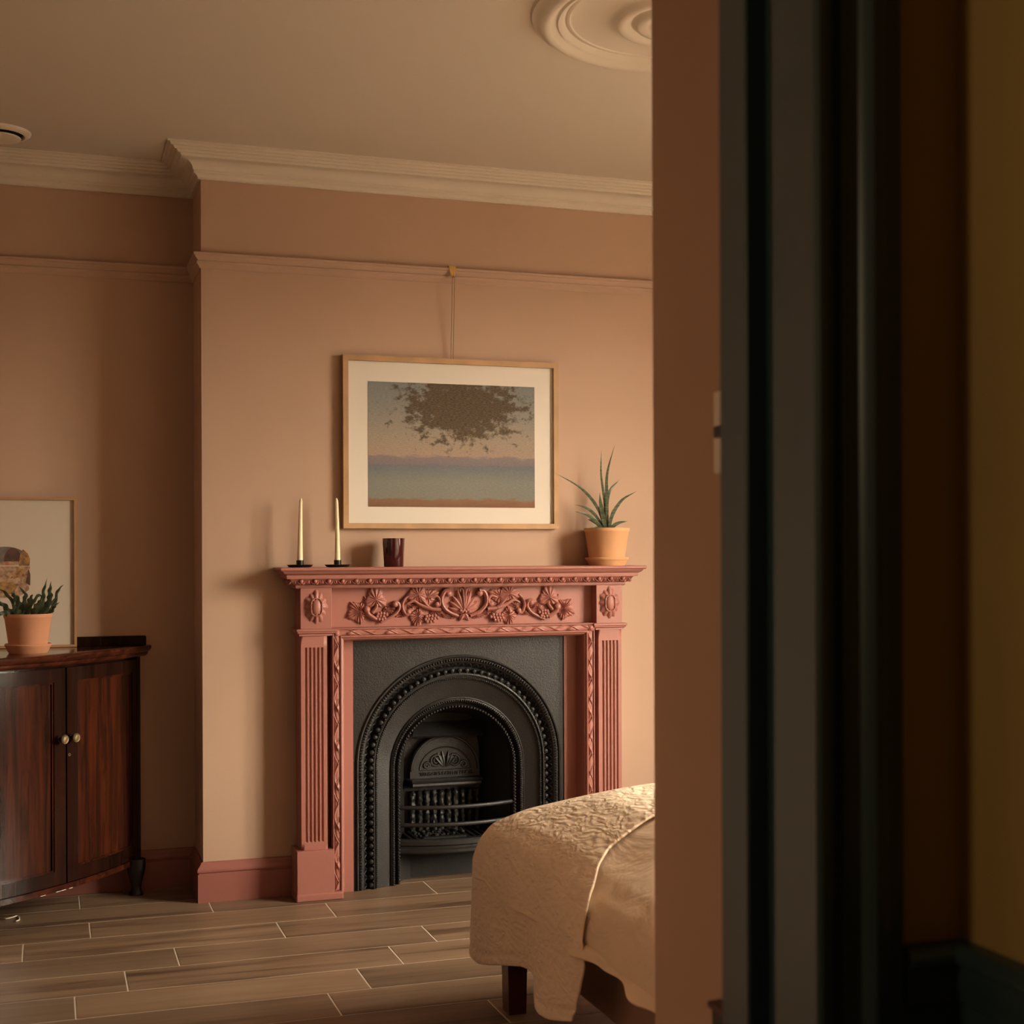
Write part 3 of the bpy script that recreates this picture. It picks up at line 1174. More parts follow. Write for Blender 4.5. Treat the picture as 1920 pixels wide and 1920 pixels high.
for (x, h, lab, tl) in ((.849, .2475, 'cream taper candle in a small black dish at the shelf end', .004), (.984, .2485, 'cream taper candle in a small black dish beside the picture frame', -.003)):
    y = -.085
    t = thing('candle_holder', lab.replace('cream taper candle in a small black dish', 'small black dish candle holder with a cup'), 'candle holder', (x, y, MZ), 'black dish candle holders')
    d = MB().lathe([(0, 0), (.034, 0), (.040, .002), (.0455, .008), (.0465, .0095), (.0445, .0098), (.038, .0045), (.010, .004), (0, .004)], (x, y, MZ), 40)
    d.obj('dish', 'black_metal', t, smooth=40)
    MB().lathe([(0.0128, .003), (.0132, .0255), (.0118, .0258), (.0112, .010), (0, .010)], (x, y, MZ), 28).obj('cup', 'black_metal', t, smooth=40)
    cnd = MB()
    zz = np.linspace(.011, h - .012, 14)
    pts = [(x + tl * ((z / h) ** 2), y, MZ + z) for z in zz] + [(x + tl, y, MZ + h - .004), (x + tl, y, MZ + h)]
    cnd.tube(pts, [.0108 - .0052 * (z / h) for z in zz] + [.0035, .0012], 18)
    tag(cnd.obj('taper_candle', 'wax', smooth=50), lab.replace(' in a small black dish', ' standing in a black dish'), 'candle', 'cream taper candles')

gx, gy = 1.1905, -.085
gm = MB().lathe([(0, 0), (.0335, 0), (.0355, .003), (.0405, .100), (.0412, .1035), (.0395, .1035), (.0375, .098), (.034, .012), (0, .010)], (gx, gy, MZ), 48)
tag(gm.obj('votive_glass', 'burgundy_glass', smooth=40), 'dark burgundy glass votive tumbler standing on the mantel shelf', 'candle glass')


def pot(name, x, y, z, rt, rb, h, mname, saucer, label, cat):
    t = thing(name, label, cat, (x, y, z))
    zs = z + .006
    if saucer:
        MB().lathe([(0, 0), (rb * 1.02, 0), (rb * 1.12, .010), (rb * 1.18, .020), (saucer, .024), (saucer * 1.01, .029), (saucer * .98, .032), (rb * 1.15, .029), (rb * 1.05, .012), (0, .008)],
                   (x, y, z), 48).obj('saucer', mname, t, smooth=35)
        zs = z + .011
    MB().lathe([(0, 0), (rb, 0), (rt * .955, h - .016), (rt * .985, h - .013), (rt * .995, h - .010), (rt, h - .004), (rt * .995, h), (rt * .93, h), (rt * .91, h - .03), (0, h - .03)],
               (x, y, zs), 56).obj('pot', mname, t, smooth=35)
    MB().lathe([(rt * .92, h - .012), (rt * .5, h - .006), (0, h - .004)], (x, y, zs), 30).obj('soil', 'soil', t, smooth=60)
    return t, zs + h


T, ztop = pot('potted_snake_plant', 2.024, -.092, MZ, .0875, .066, .132, 'terracotta_pot', .083,
              'pale terracotta pot with a thin spiky snake plant on the mantel', 'potted plant')


def blade(parent, pts, w, mname, wavy=0.0, seed=0, thick=.0022, cup=.35):
    sp_ = spline(pts, 10)
    n = len(sp_)
    P, Q = [], []
    for i, p in enumerate(sp_):
        t = i / (n - 1)
        d = sp_[min(i + 1, n - 1)] - sp_[max(i - 1, 0)]
        d = d / (np.linalg.norm(d) + 1e-9)
        view = np.array([.25, 1.0, .1])
        sd = np.cross(d, view)
        sd /= np.linalg.norm(sd) + 1e-9
        nm = np.cross(sd, d)
        ww_ = w * (math.sin(PI * (.22 + .78 * t) ** 1.0) if t > .36 else .75 + .25 * t / .36)
        ww_ = max(ww_, w * .03)
        wl_ = wr_ = 1.0
        if wavy:
            wl_ = 1 + wavy * math.sin(t * 26 + seed)
            wr_ = 1 + wavy * math.sin(t * 26 + seed + 2.0)
        row = []
        for q in (-1, -.5, 0, .5, 1):
            e = q * ww_ * (wl_ if q < 0 else wr_)
            row.append(p + sd * e + nm * (cup * ww_ * (1 - q * q) + (wavy * .4 * w * math.sin(t * 26 + q * 2) if wavy else 0)))
        P.append(row)
        Q.append([r_ - nm * thick * (1 - abs(q) ** 3) for r_, q in zip(row, (-1, -.5, 0, .5, 1))])
    mb = MB()
    loop_ = [a + b[::-1] for a, b in zip(P, Q)]
    mb.grid(loop_, close_v=True)
    return mb.obj('leaf', mname, parent, smooth=60)


bx, by = 2.022, -.092
zt = ztop - .015
for pts, w in [
    ([(bx + .004, by, zt), (bx + .003, by, 1.42), (bx + .006, by + .004, 1.53), (2.053, by - .01, 1.640)], .0068),
    ([(bx - .001, by + .006, zt), (bx - .004, by + .006, 1.42), (2.005, by + .008, 1.53), (2.0067, by + .01, 1.620)], .0052),
    ([(bx - .004, by - .004, zt), (1.985, by - .005, 1.40), (1.915, by - .012, 1.475), (1.812, by - .02, 1.528)], .0062),
    ([(bx + .006, by + .004, zt), (2.026, by + .006, 1.41), (2.043, by + .012, 1.47), (2.085, by + .02, 1.510)], .0072),
    ([(bx + .008, by - .006, zt), (2.040, by - .012, 1.37), (2.078, by - .018, 1.43), (2.135, by - .03, 1.465)], .0070),
    ([(bx - .006, by + .004, zt), (1.985, by + .002, 1.365), (1.945, by + .004, 1.400), (1.894, by + .006, 1.414)], .0060),
    ([(bx - .008, by - .006, zt), (1.975, by - .01, 1.35), (1.930, by - .015, 1.378), (1.884, by - .02, 1.386)], .0064),
    ([(bx - .004, by - .008, zt), (2.004, by - .01, 1.37), (1.994, by - .012, 1.42), (1.9905, by - .012, 1.458)], .0085),
    ([(bx - .010, by + .008, zt), (1.985, by + .006, 1.342), (1.962, by + .004, 1.354), (1.945, by + .002, 1.358)], .0060),
    ([(bx + .016, by - .004, zt), (2.045, by - .008, 1.330), (2.07, by - .012, 1.345), (2.103, by - .018, 1.351)], .0075),
    ([(bx - .015, by - .014, zt), (1.985, by - .02, 1.318), (1.965, by - .025, 1.326), (1.946, by - .03, 1.326)], .0070),
    ([(bx + .012, by + .010, zt), (2.05, by + .012, 1.38), (2.07, by + .012, 1.405), (2.085, by + .01, 1.412)], .0040),
]:
    blade(T, pts, w, 'leaf_green')

# ================================================================== PICTURE OVER THE MANTEL
P1 = thing('framed_picture', 'oak framed landscape print with a wide white mount hanging above the mantel', 'picture', (1.434, 0, 1.639))
px0, px1, pz0, pz1 = 1.0175, 1.852, 1.322, 1.955
fw = .0195


def frame(parent, x0, x1, z0, z1, w, y0, y1, mname, lean=0.0, ybase=0):
    for nm, poly in (('frame_rail', [(x0, z0), (x1, z0), (x1 - w, z0 + w), (x0 + w, z0 + w)]), ('frame_rail', [(x0, z1), (x0 + w, z1 - w), (x1 - w, z1 - w), (x1, z1)]),
                     ('frame_stile', [(x0, z0), (x0 + w, z0 + w), (x0 + w, z1 - w), (x0, z1)]), ('frame_stile', [(x1, z0), (x1, z1), (x1 - w, z1 - w), (x1 - w, z0 + w)])):
        mb = MB()
        n = len(poly)
        mb.add([(x, y0, z) for x, z in poly] + [(x, y1, z) for x, z in poly],
               [tuple(range(n)), tuple(range(n, 2 * n))[::-1]] + [(i, (i + 1) % n, n + (i + 1) % n, n + i) for i in range(n)])
        mb.obj(nm, mname, parent)


frame(P1, px0, px1, pz0, pz1, fw, -.032, -.006, 'oak')
MB().box(px0 + .012, px1 - .012, -.018, -.012, pz0 + .012, pz1 - .012).obj('mount', 'mount_card', P1)


def seascape():
    """a plain generic coast print: sky, haze, sea and shore as soft bands with a mottled dark patch"""
    m = bpy.data.materials.new('coast_print')
    m.use_nodes = True
    n = m.node_tree.nodes
    l = m.node_tree.links
    b = n['Principled BSDF']
    b.inputs['Roughness'].default_value = .8
    t = n.new('ShaderNodeTexCoord')
    sp_ = n.new('ShaderNodeSeparateXYZ')
    l.new(t.outputs['Generated'], sp_.inputs[0])
    nz = n.new('ShaderNodeTexNoise')
    nz.inputs['Scale'].default_value = 9
    nz.inputs['Detail'].default_value = 5
    mpn = n.new('ShaderNodeMapping')
    mpn.inputs['Scale'].default_value = (1, 1, 3.2)
    l.new(t.outputs['Generated'], mpn.inputs[0])
    l.new(mpn.outputs[0], nz.inputs['Vector'])
    ma = n.new('ShaderNodeMath')
    ma.operation = 'MULTIPLY_ADD'
    ma.inputs[1].default_value = .09
    l.new(nz.outputs[0], ma.inputs[0])
    sb2 = n.new('ShaderNodeMath')
    sb2.operation = 'SUBTRACT'
    sb2.inputs[1].default_value = .045
    l.new(sp_.outputs['Z'], ma.inputs[2])
    l.new(ma.outputs[0], sb2.inputs[0])
    cr = n.new('ShaderNodeValToRGB')
    e = cr.color_ramp.elements
    e[0].position = 0.0
    e[0].color = (.24, .10, .045, 1)
    e[1].position = 1.0
    e[1].color = (.26, .30, .30, 1)
    for p, c in ((.055, (.30, .15, .07)), (.075, (.26, .27, .23)), (.20, (.27, .29, .25)), (.33, (.17, .21, .24)), (.345, (.25, .22, .24)), (.40, (.29, .24, .25)),
                 (.42, (.50, .37, .27)), (.55, (.46, .38, .29)), (.75, (.35, .34, .30))):
        k = e.new(p)
        k.color = (*c, 1)
    l.new(sb2.outputs[0], cr.inputs[0])
    # fine dabs
    d = n.new('ShaderNodeTexNoise')
    d.inputs['Scale'].default_value = 60
    d.inputs['Detail'].default_value = 3
    l.new(mpn.outputs[0], d.inputs['Vector'])
    hs = n.new('ShaderNodeHueSaturation')
    mr = n.new('ShaderNodeMapRange')
    mr.inputs['To Min'].default_value = .38
    mr.inputs['To Max'].default_value = .88
    l.new(d.outputs[0], mr.inputs[0])
    l.new(mr.outputs[0], hs.inputs['Value'])
    l.new(cr.outputs[0], hs.inputs['Color'])
    # mottled dark olive patch in the upper part
    def gauss(cx, cz, sx, sz):
        mm = n.new('ShaderNodeMapping')
        mm.inputs['Location'].default_value = (-cx / sx, 0, -cz / sz)
        mm.inputs['Scale'].default_value = (1 / sx, 0, 1 / sz)
        l.new(t.outputs['Generated'], mm.inputs[0])
        ln = n.new('ShaderNodeVectorMath')
        ln.operation = 'LENGTH'
        l.new(mm.outputs[0], ln.inputs[0])
        return ln.outputs['Value']
    g1 = gauss(.56, .82, .46, .38)
    nf = n.new('ShaderNodeTexNoise')
    nf.inputs['Scale'].default_value = 14
    nf.inputs['Detail'].default_value = 8
    nf.inputs['Roughness'].default_value = .7
    l.new(t.outputs['Generated'], nf.inputs['Vector'])
    s1 = n.new('ShaderNodeMath')
    s1.operation = 'MULTIPLY_ADD'
    s1.inputs[1].default_value = 2.8
    l.new(nf.outputs[0], s1.inputs[0])
    l.new(g1, s1.inputs[2])
    thr = n.new('ShaderNodeMapRange')
    thr.inputs['From Min'].default_value = 1.98
    thr.inputs['From Max'].default_value = 2.25
    thr.inputs['To Min'].default_value = 1
    thr.inputs['To Max'].default_value = 0
    l.new(s1.outputs[0], thr.inputs[0])
    fc = n.new('ShaderNodeValToRGB')
    fc.color_ramp.elements[0].color = (.030, .024, .018, 1)
    fc.color_ramp.elements[1].color = (.115, .075, .032, 1)
    fc.color_ramp.elements[0].position = .38
    fc.color_ramp.elements[1].position = .66
    l.new(d.outputs[0], fc.inputs[0])
    mx = n.new('ShaderNodeMix')
    mx.data_type = 'RGBA'
    l.new(thr.outputs[0], mx.inputs[0])
    l.new(hs.outputs[0], mx.inputs[6])
    l.new(fc.outputs[0], mx.inputs[7])
    l.new(mx.outputs[2], b.inputs['Base Color'])
    MATS['coast_print'] = m


seascape()
MB().box(1.1120, 1.7585, -.0192, -.0178, 1.402, 1.862).obj('print', 'coast_print', P1)
MB().box(px0 + .014, px1 - .014, -.0245, -.0235, pz0 + .014, pz1 - .014).obj('glazing', 'picture_glass', P1)
# brass rail hook and cord
hk = MB()
hx, hz = 1.4325, 2.2965
hk.add([(hx - .014, -.030, hz + .004), (hx + .014, -.030, hz + .004), (hx + .005, -.036, hz - .040), (hx - .005, -.036, hz - .040),
        (hx - .014, -.027, hz + .004), (hx + .014, -.027, hz + .004), (hx + .005, -.031, hz - .040), (hx - .005, -.031, hz - .040),
        (hx - .014, -.006, hz + .007), (hx + .014, -.006, hz + .007), (hx - .014, -.006, hz + .003), (hx + .014, -.006, hz + .003)],
       [(0, 1, 2, 3), (4, 7, 6, 5), (0, 3, 7, 4), (1, 5, 6, 2), (2, 6, 7, 3), (0, 8, 9, 1), (4, 5, 11, 10), (0, 4, 10, 8), (1, 9, 11, 5), (8, 10, 11, 9)])
hk.tube([(hx, -.036, hz - .034), (hx, -.044, hz - .040), (hx, -.050, hz - .036), (hx, -.052, hz - .028)], .0022, 6)
tag(hk.obj('picture_hook', 'brass'), 'small brass hook clipped over the picture rail', 'hook')
cd = MB()
cd.tube([(hx - .0045, -.044, hz - .040), (hx - .0045, -.020, 1.955)], .0011, 5)
cd.tube([(hx + .0045, -.044, hz - .040), (hx + .0045, -.020, 1.955)], .0011, 5)
cd.tube([(hx - .0045, -.044, hz - .040), (hx, -.048, hz - .0385), (hx + .0045, -.044, hz - .040)], .0011, 5)
cd.obj('cord', 'cord', P1)

# ================================================================== BOW FRONT CORNER CABINET
CC = np.array([XL + .012, YA - .012])
CAB = thing('corner_cabinet', 'dark polished mahogany bow front corner cabinet with two doors', 'cabinet', (0, .05, 0))
DG = np.array([1, -1]) / math.sqrt(2)
TG = np.array([1, 1]) / math.sqrt(2)
FRONT, RAD = .524, 1.50


def cpt(t, a=0.0):
    """plan point on the bow front at tangent offset t, a = outward offset"""
    al = FRONT - t * t / (2 * RAD)
    nrm = DG + TG * (t / RAD)
    nrm = nrm / np.linalg.norm(nrm)
    p = CC + DG * al + TG * t + nrm * a
    return p


def arcbox(mb, t0, t1, z0, z1, a0, a1, n=14):
    ts = np.linspace(t0, t1, n)
    P = []
    for t in ts:
        i, o_ = cpt(t, a0), cpt(t, a1)
        i, o_ = [(max(q_[0], XL + .003), min(q_[1], YA - .003)) for q_ in (i, o_)]
        P.append([(o_[0], o_[1], z0), (o_[0], o_[1], z1), (i[0], i[1], z1), (i[0], i[1], z0)])
    k = len(mb.v)
    mb.grid(P, close_v=True)
    mb.f.append((k, k + 1, k + 2, k + 3))
    e = k + (n - 1) * 4
    mb.f.append((e + 3, e + 2, e + 1, e))
    return mb


TE = .432
plan = [tuple(CC)] + [tuple(cpt(t, -.02)) for t in np.linspace(-TE, TE, 26)]
# ends meet the walls
plan = [(max(x, XL + .004), min(y, YA - .004)) for x, y in plan]
plan[1] = (CC[0], plan[1][1])
plan[-1] = (plan[-1][0], CC[1])
car = MB().prism(plan, .122, .858)
for s_ in (-1, 1):
    arcbox(car, s_ * .405, s_ * TE, .105, .858, -.03, .004, 5)
car.obj('carcass', 'mahogany_frame', CAB, smooth=30)
ap_ = MB()
arcbox(ap_, -TE, TE, .105, .124, -.03, .006, 30)
ap_.obj('apron', 'mahogany_top', CAB, smooth=30)
# top with moulded bow edge
edge = [(-.02, .857), (.006, .857), (.012, .862), (.016, .868), (.016, .872), (.022, .876), (.028, .883), (.030, .889), (.028, .895), (.024, .8975), (-.02, .8975)]
tp = MB()
ts = np.linspace(-.470, .470, 34)
P = []
for t in ts:
    row = []
    for a, z in edge:
        p = cpt(t, a)
        row.append((max(p[0], XL + .003), min(p[1], YA - .003), z))
    P.append(row)
tp.grid(P)
top_poly = [(CC[0], CC[1])] + [tuple(cpt(t, .0)) for t in ts]
top_poly = [(max(x, XL + .003), min(y, YA - .003)) for x, y in top_poly]
tp.prism(top_poly, .860, .8973)
k = len(tp.v)
tp.obj('cabinet_top', 'mahogany_top', CAB, smooth=35)
gl = MB()
gl.box(XL + .002, .340, YA - .022, YA - .003, .896, .932, .003)
gl.box(XL + .002, XL + .020, -.36, YA - .02, .896, .932, .003)
gl.obj('gallery_board', 'mahogany_frame', CAB)
# doors
for s_ in (-1, 1):
    t0, t1 = (.0035, .402) if s_ > 0 else (-.402, -.0035)
    dm = MB()
    w = .050
    arcbox(dm, t0, t0 + w, .127, .849, -.018, .004, 4)
    arcbox(dm, t1 - w * .6 if s_ > 0 else t1 - w, t1, .127, .849, -.018, .004, 4)
    ta, tb = (t0 + w, t1 - w * .6) if s_ > 0 else (t0 + w * .6, t1 - w)
    if s_ < 0:
        dm = MB()
        arcbox(dm, t0, ta, .127, .849, -.018, .004, 4)
        arcbox(dm, tb, t1, .127, .849, -.018, .004, 4)
    arcbox(dm, ta, tb, .804, .849, -.018, .004)
    arcbox(dm, ta, tb, .127, .172, -.018, .004)
    door = dm.obj('door', 'mahogany_frame', CAB, smooth=30)
    pn = MB()
    arcbox(pn, ta, tb, .172, .804, -.016, -.006)
    pn.obj('door_panel', 'mahogany', door, smooth=30)
    bd = MB()
    for (u0, u1, z0, z1) in ((ta, tb, .172, .178), (ta, tb, .798, .804), (ta, ta + .006, .178, .798), (tb - .006, tb, .178, .798)):
        arcbox(bd, u0, u1, z0, z1, -.012, .000)
    bd.obj('panel_bead', 'mahogany', door, smooth=30)
    # brass knob on a turned stem
    tk = .018 if s_ > 0 else -.034
    c = cpt(tk, .004)
    nr = DG
    kz = .6135
    rot = Matrix.Translation((c[0], c[1], kz)) @ Vector((0, 0, 1)).rotation_difference(Vector((nr[0], nr[1], 0))).to_matrix().to_4x4()
    MB().lathe([(.011, 0), (.011, .004), (.0065, .007), (.006, .018), (.009, .022)], (0, 0, 0), 20).xform(rot).obj('knob_stem', 'mahogany_frame', door, smooth=40)
    MB().lathe([(0, .020), (.011, .0205), (.0155, .024), (.0160, .028), (.0145, .030), (.0125, .0295), (.011, .0312), (.0075, .031), (.005, .0318), (0, .032)], (0, 0, 0), 26).xform(rot).obj('knob', 'aged_brass', door, smooth=40)
    if s_ > 0:
        c = cpt(.0125, .0042)
        rot = Matrix.Translation((c[0], c[1], .5555)) @ Vector((0, 0, 1)).rotation_difference(Vector((nr[0], nr[1], 0))).to_matrix().to_4x4()
        MB().lathe([(.0026, .002), (.0048, .002), (.0055, 0)], (0, 0, 0), 18).xform(rot).obj('keyhole', 'aged_brass', door, smooth=40)
# pale chips along the worn apron edge
chp = MB()
for t0 in (.008, -.05, -.028, -.115):
    arcbox(chp, t0, t0 + .014 + .008 * rng.random(), .1045, .1062, -.002, .0064, 3)
chp.obj('paint_chips', 'mount_card', CAB)
# shaped bracket feet
for (cx, cy, a) in ((.297, .185, R(-20)), (XL + .10, -.335, R(-70)), (XL + .04, YA - .06, 0)):
    prof_ = [(.034, .130), (.035, .105), (.031, .080), (.024, .055), (.019, .035), (.019, .020), (.023, .010), (.027, .005), (.026, 0)]
    ft = MB()
    P = [[(math.cos(th) * r * (1 if abs(math.cos(th)) > .5 else .8), math.sin(th) * r * .8, z) for r, z in prof_] for th in np.linspace(0, 2 * PI, 16, endpoint=False)]
    ft.grid(P, close_u=True)
    ft.xform(Matrix.Translation((cx, cy, 0)) @ Matrix.Rotation(a, 4, 'Z'))
    ft.obj('foot', 'black_wood', CAB, smooth=50)

# picture leaning on the wall on top of the cabinet
P2 = thing('framed_picture', 'thin wood framed print of a domed figure on pale paper leaning on the cabinet', 'picture', (-.12, .21, .8975))
fx0, fx1, fz0, fz1 = -.322, .0965, .8985, 1.434
P2y = .238
frame(P2, fx0, fx1, fz0, fz1, .0085, P2y - .012, P2y + .008, 'oak_dark')
MB().box(fx0 + .006, fx1 - .006, P2y - .002, P2y + .006, fz0 + .006, fz1 - .006).obj('mount', 'shaded_paper', P2)
MB().box(fx0 + .1, -.0255, P2y - .0032, P2y - .0021, fz0 + .20, 1.312).obj('print_sheet', 'shaded_paper', P2)
mat('ink_grey', (.16, .13, .11), .8, var=.4, vscale=30)
mat('ink_brown', (.10, .045, .03), .8, var=.5, vscale=40)
mat('ink_ochre', (.36, .19, .055), .8, var=.6, vscale=70, vcol=(.12, .06, .03))
mat('ink_pattern', (.44, .29, .18), .8, var=.8, vscale=60, vcol=(.16, .07, .035))
mat('ink_red', (.38, .10, .08), .8)


def patch(poly, mname, dy, name='printed_shape'):
    y = P2y - .0033 - dy * .0003
    n = len(poly)
    MB().add([(x, y, z) for x, z in poly], [tuple(range(n))]).obj(name, mname, P2)


dome = [(-.145 + .082 * math.cos(a), 1.205 + .054 * math.sin(a)) for a in np.linspace(0, PI, 24)]
patch(dome, 'ink_grey', 0)
patch([(-.145 + .03 * math.cos(a) + .025, 1.207 + .048 * math.sin(a)) for a in np.linspace(0, PI, 16)], 'ink_brown', 1)
patch([(-.100, 1.190), (-.064, 1.190), (-.062, 1.215), (-.070, 1.235), (-.086, 1.250), (-.095, 1.23)], 'ink_ochre', 2)
patch([(-.232, 1.193), (-.064, 1.192), (-.064, 1.206), (-.232, 1.206)], 'ink_pattern', 1)
patch([(-.146, 1.194), (-.134, 1.194), (-.134, 1.204), (-.146, 1.204)], 'ink_red', 3)
patch([(-.232, 1.10), (-.20, 1.075), (-.10, 1.08), (-.066, 1.105), (-.062, 1.188), (-.232, 1.190)], 'ink_pattern', 0)
patch([(-.077, 1.13), (-.062, 1.12), (-.061, 1.16), (-.068, 1.18)], 'ink_brown', 2)
patch([(-.20, 1.10), (-.12, 1.09), (-.10, 1.125), (-.15, 1.135), (-.21, 1.125)], 'ink_ochre', 2)
patch([(-.13, 1.145), (-.095, 1.150), (-.075, 1.175), (-.10, 1.183)], 'ink_ochre', 2)

# fern in a terracotta pot on the cabinet
T2, z2 = pot('potted_fern', -.066, -.035, .8975, .079, .0605, .122, 'terracotta_dark', .075,
             'terracotta pot with a dark wavy leaved fern on the cabinet top', 'potted plant')
fx, fy = -.066, -.035
zt = z2 - .012
for i, (pts, w) in enumerate([
    ([(fx + .02, fy, zt), (.000, fy - .01, 1.07), (.004, fy - .012, 1.105), (-.010 + .018, fy - .015, 1.140)], .0095),
    ([(fx + .03, fy, zt), (.012, fy, 1.05), (.030, fy, 1.105), (.049, fy, 1.128)], .0060),
    ([(fx + .025, fy - .01, zt), (-.01, fy - .02, 1.040), (.010, fy - .02, 1.068), (.032, fy - .02, 1.092)], .0050),
    ([(fx - .01, fy - .01, zt), (-.09, fy - .02, 1.055), (-.108, fy - .025, 1.090), (-.120, fy - .03, 1.108)], .0115),
    ([(fx - .02, fy, zt), (-.125, fy - .01, 1.04), (-.150, fy - .012, 1.066), (-.190, fy - .02, 1.072)], .0095),
    ([(fx, fy - .02, zt), (-.065, fy - .03, 1.050), (-.058, fy - .035, 1.080), (-.050, fy - .04, 1.098)], .0100),
    ([(fx - .005, fy + .02, zt), (-.08, fy + .03, 1.06), (-.075, fy + .035, 1.095), (-.10, fy + .04, 1.125)], .0080),
    ([(fx + .01, fy - .03, zt), (-.045, fy - .045, 1.045), (-.030, fy - .05, 1.068), (-.020, fy - .05, 1.085)], .0095),
    ([(fx - .03, fy - .02, zt), (-.12, fy - .04, 1.030), (-.155, fy - .05, 1.035), (-.185, fy - .05, 1.022)], .0090),
    ([(fx + .0, fy + .01, zt), (-.055, fy + .02, 1.06), (-.03, fy + .03, 1.092), (-.02, fy + .03, 1.075)], .0060),
    ([(fx - .015, fy - .03, zt), (-.095, fy - .05, 1.035), (-.110, fy - .06, 1.055), (-.105, fy - .06, 1.075)], .0095),
    ([(fx + .012, fy - .015, zt), (-.022, fy - .02, 1.06), (-.016, fy - .02, 1.105), (-.004, fy - .022, 1.150)], .0075),
    ([(fx - .012, fy - .012, zt), (-.100, fy - .015, 1.05), (-.135, fy - .02, 1.10), (-.160, fy - .02, 1.118)], .0070),
    ([(fx + .032, fy - .012, zt), (.006, fy - .02, 1.035), (.020, fy - .03, 1.055), (.036, fy - .03, 1.070)], .0055),
    ([(fx + .02, fy + .02, zt), (-.02, fy + .03, 1.035), (-.015, fy + .03, 1.06), (-.012, fy + .03, 1.075)], .0060),
]):
    blade(T2, pts, w, 'fern_green', wavy=.30, seed=i * 1.7, cup=.2)

# ================================================================== BED
BED = thing('bed', 'low bed with a square dark wooden leg under the quilt', 'bed', (2.0, -2.3, 0))
for (x, y) in ((1.150, -1.51), (2.50, -1.51), (1.150, -3.2), (2.50, -3.2)):
    mb = MB()
    mb.add([(x + a * .060 + (.006 if a == 0 else -.006) * (1 - c), y + b * .055, c * .26) for a in (0, 1) for b in (0, 1) for c in (0, 1)],
           [(0, 1, 3, 2), (4, 6, 7, 5), (0, 4, 5, 1), (2, 3, 7, 6), (0, 2, 6, 4), (1, 5, 7, 3)])
    mb.obj('leg', 'bed_wood', BED)
MB().box(1.16, 2.55, -3.26, -1.47, .19, .36, .02).obj('base', 'bed_fabric', BED)
MB().box(1.20, 2.52, -3.22, -1.53, .36, .47, .04).obj('mattress', 'mount_card', BED)

bxl, byf = 1.066, -1.385      # outer left side and foot line of the bedding
HT = [(0, .40), (.012, .445), (.035, .485), (.09, .522), (.18, .562), (.26, .595), (.42, .622), (.62, .633), (1.6, .640)]


def zin(e):
    return float(np.interp(e, [a for a, b in HT], [b for a, b in HT]))


def bed_ring(s, e, xl, yf, xr, ynear, RR=.62):
    """point at boundary parameter s, inset e: s in [0,1] left side, [1,2] corner, [2,3] foot"""
    if s <= 1:
        return (xl + e, ynear + (yf - RR - ynear) * s)
    if s <= 2:
        a = (s - 1) * PI / 2
        rr = RR - e
        pw_ = 2 + 7 * max(0, 1 - e / .35)
        ca, sa = abs(math.cos(a)), abs(math.sin(a))
        k_ = (ca ** pw_ + sa ** pw_) ** (-1 / pw_)
        return (xl + RR - rr * k_ * ca, yf - RR + rr * k_ * sa)
    return (xl + RR + (xr - xl - RR) * (s - 2), yf - e)


def smoothstep(a, b, x):
    t = max(0, min(1, (x - a) / (b - a)))
    return t * t * (3 - 2 * t)


def cloth(name, mname, lift, ynear, hem, xr, flare, thick, wob, border=0.0):
    """bedding draped over the left side and the foot of the bed"""
    es = [.62, .58, .54, .50, .46, .42, .39, .36, .335, .31, .285, .26, .24, .22, .20, .18, .165, .15, .135, .12, .105, .09, .078, .065, .055, .045, .037, .03, .024, .018, .013, .008, .004, 0]
    nd = 26
    svals = list(np.linspace(0, 1, 44)) + list(np.linspace(1, 2, 90))[1:] + list(np.linspace(2, 3, 16))[1:]
    P = []
    XL_, YF_ = bxl - lift * .6, byf + lift * .6
    for s in svals:
        row = []
        for e in es:
            x, y = bed_ring(s, e, XL_, YF_, xr, ynear(e, 0))
            z = zin(e) + lift
            z += wob * .5 * math.sin(5 * x + 9 * y + 1.0) * min(1, e / .15 + .3)
            row.append((x, y, z))
        for k in range(1, nd + 1):
            t = k / nd
            x0, y0 = bed_ring(s, 0, XL_, YF_, xr, ynear(0, t))
            x1, y1 = bed_ring(s, .05, XL_, YF_, xr, ynear(0, t))
            nx, ny = x0 - x1, y0 - y1
            L = math.hypot(nx, ny) + 1e-9
            nx, ny = nx / L, ny / L
            if s <= 1:
                nx, ny = -1.0, 0.0
            hz = hem(s, x0, y0)
            z = (zin(0) + lift) * (1 - t) + hz * t
            f = flare(s, x0, y0) * t ** 1.3
            if border and abs((z - hz) - border) < .006:
                f -= .003
            row.append((x0 + nx * f, y0 + ny * f, z))
        P.append(row)
    A = np.array(P, float)
    mb = MB()
    mb.grid(A)
    i1 = [i for i, s in enumerate(svals) if s <= 1]
    i3 = [i for i, s in enumerate(svals) if s >= 2]
    mid = []
    for i in i1:
        x, y, z = A[i, 0]
        mid.append([(x + (xr - x) * q, y, z + .004 * math.sin(q * 7 + y * 5) * min(1, q * 6)) for q in np.linspace(0, 1, 24)])
    mb.grid(mid)
    foot = [[(A[i, 0][0], A[i, 0][1] - 0, A[i, 0][2]) for i in i3]]
    o = mb.obj(name, mname, None, smooth=80)
    sm = o.modifiers.new('thickness', 'SOLIDIFY')
    sm.thickness = thick
    sm.offset = 1
    ss = o.modifiers.new('subd', 'SUBSURF')
    ss.levels = 1
    ss.render_levels = 1
    return o


def quilt_near(e, t):
    if t > 0:
        return float(np.interp(t, [0, .3, 1], [-2.305, -2.325, -2.275]))
    return float(np.interp(e, [0, .02, .05, .09, .137, .2, .264, .40, .62], [-2.305, -2.285, -2.245, -2.175, -2.12, -2.095, -2.075, -2.05, -2.03]))


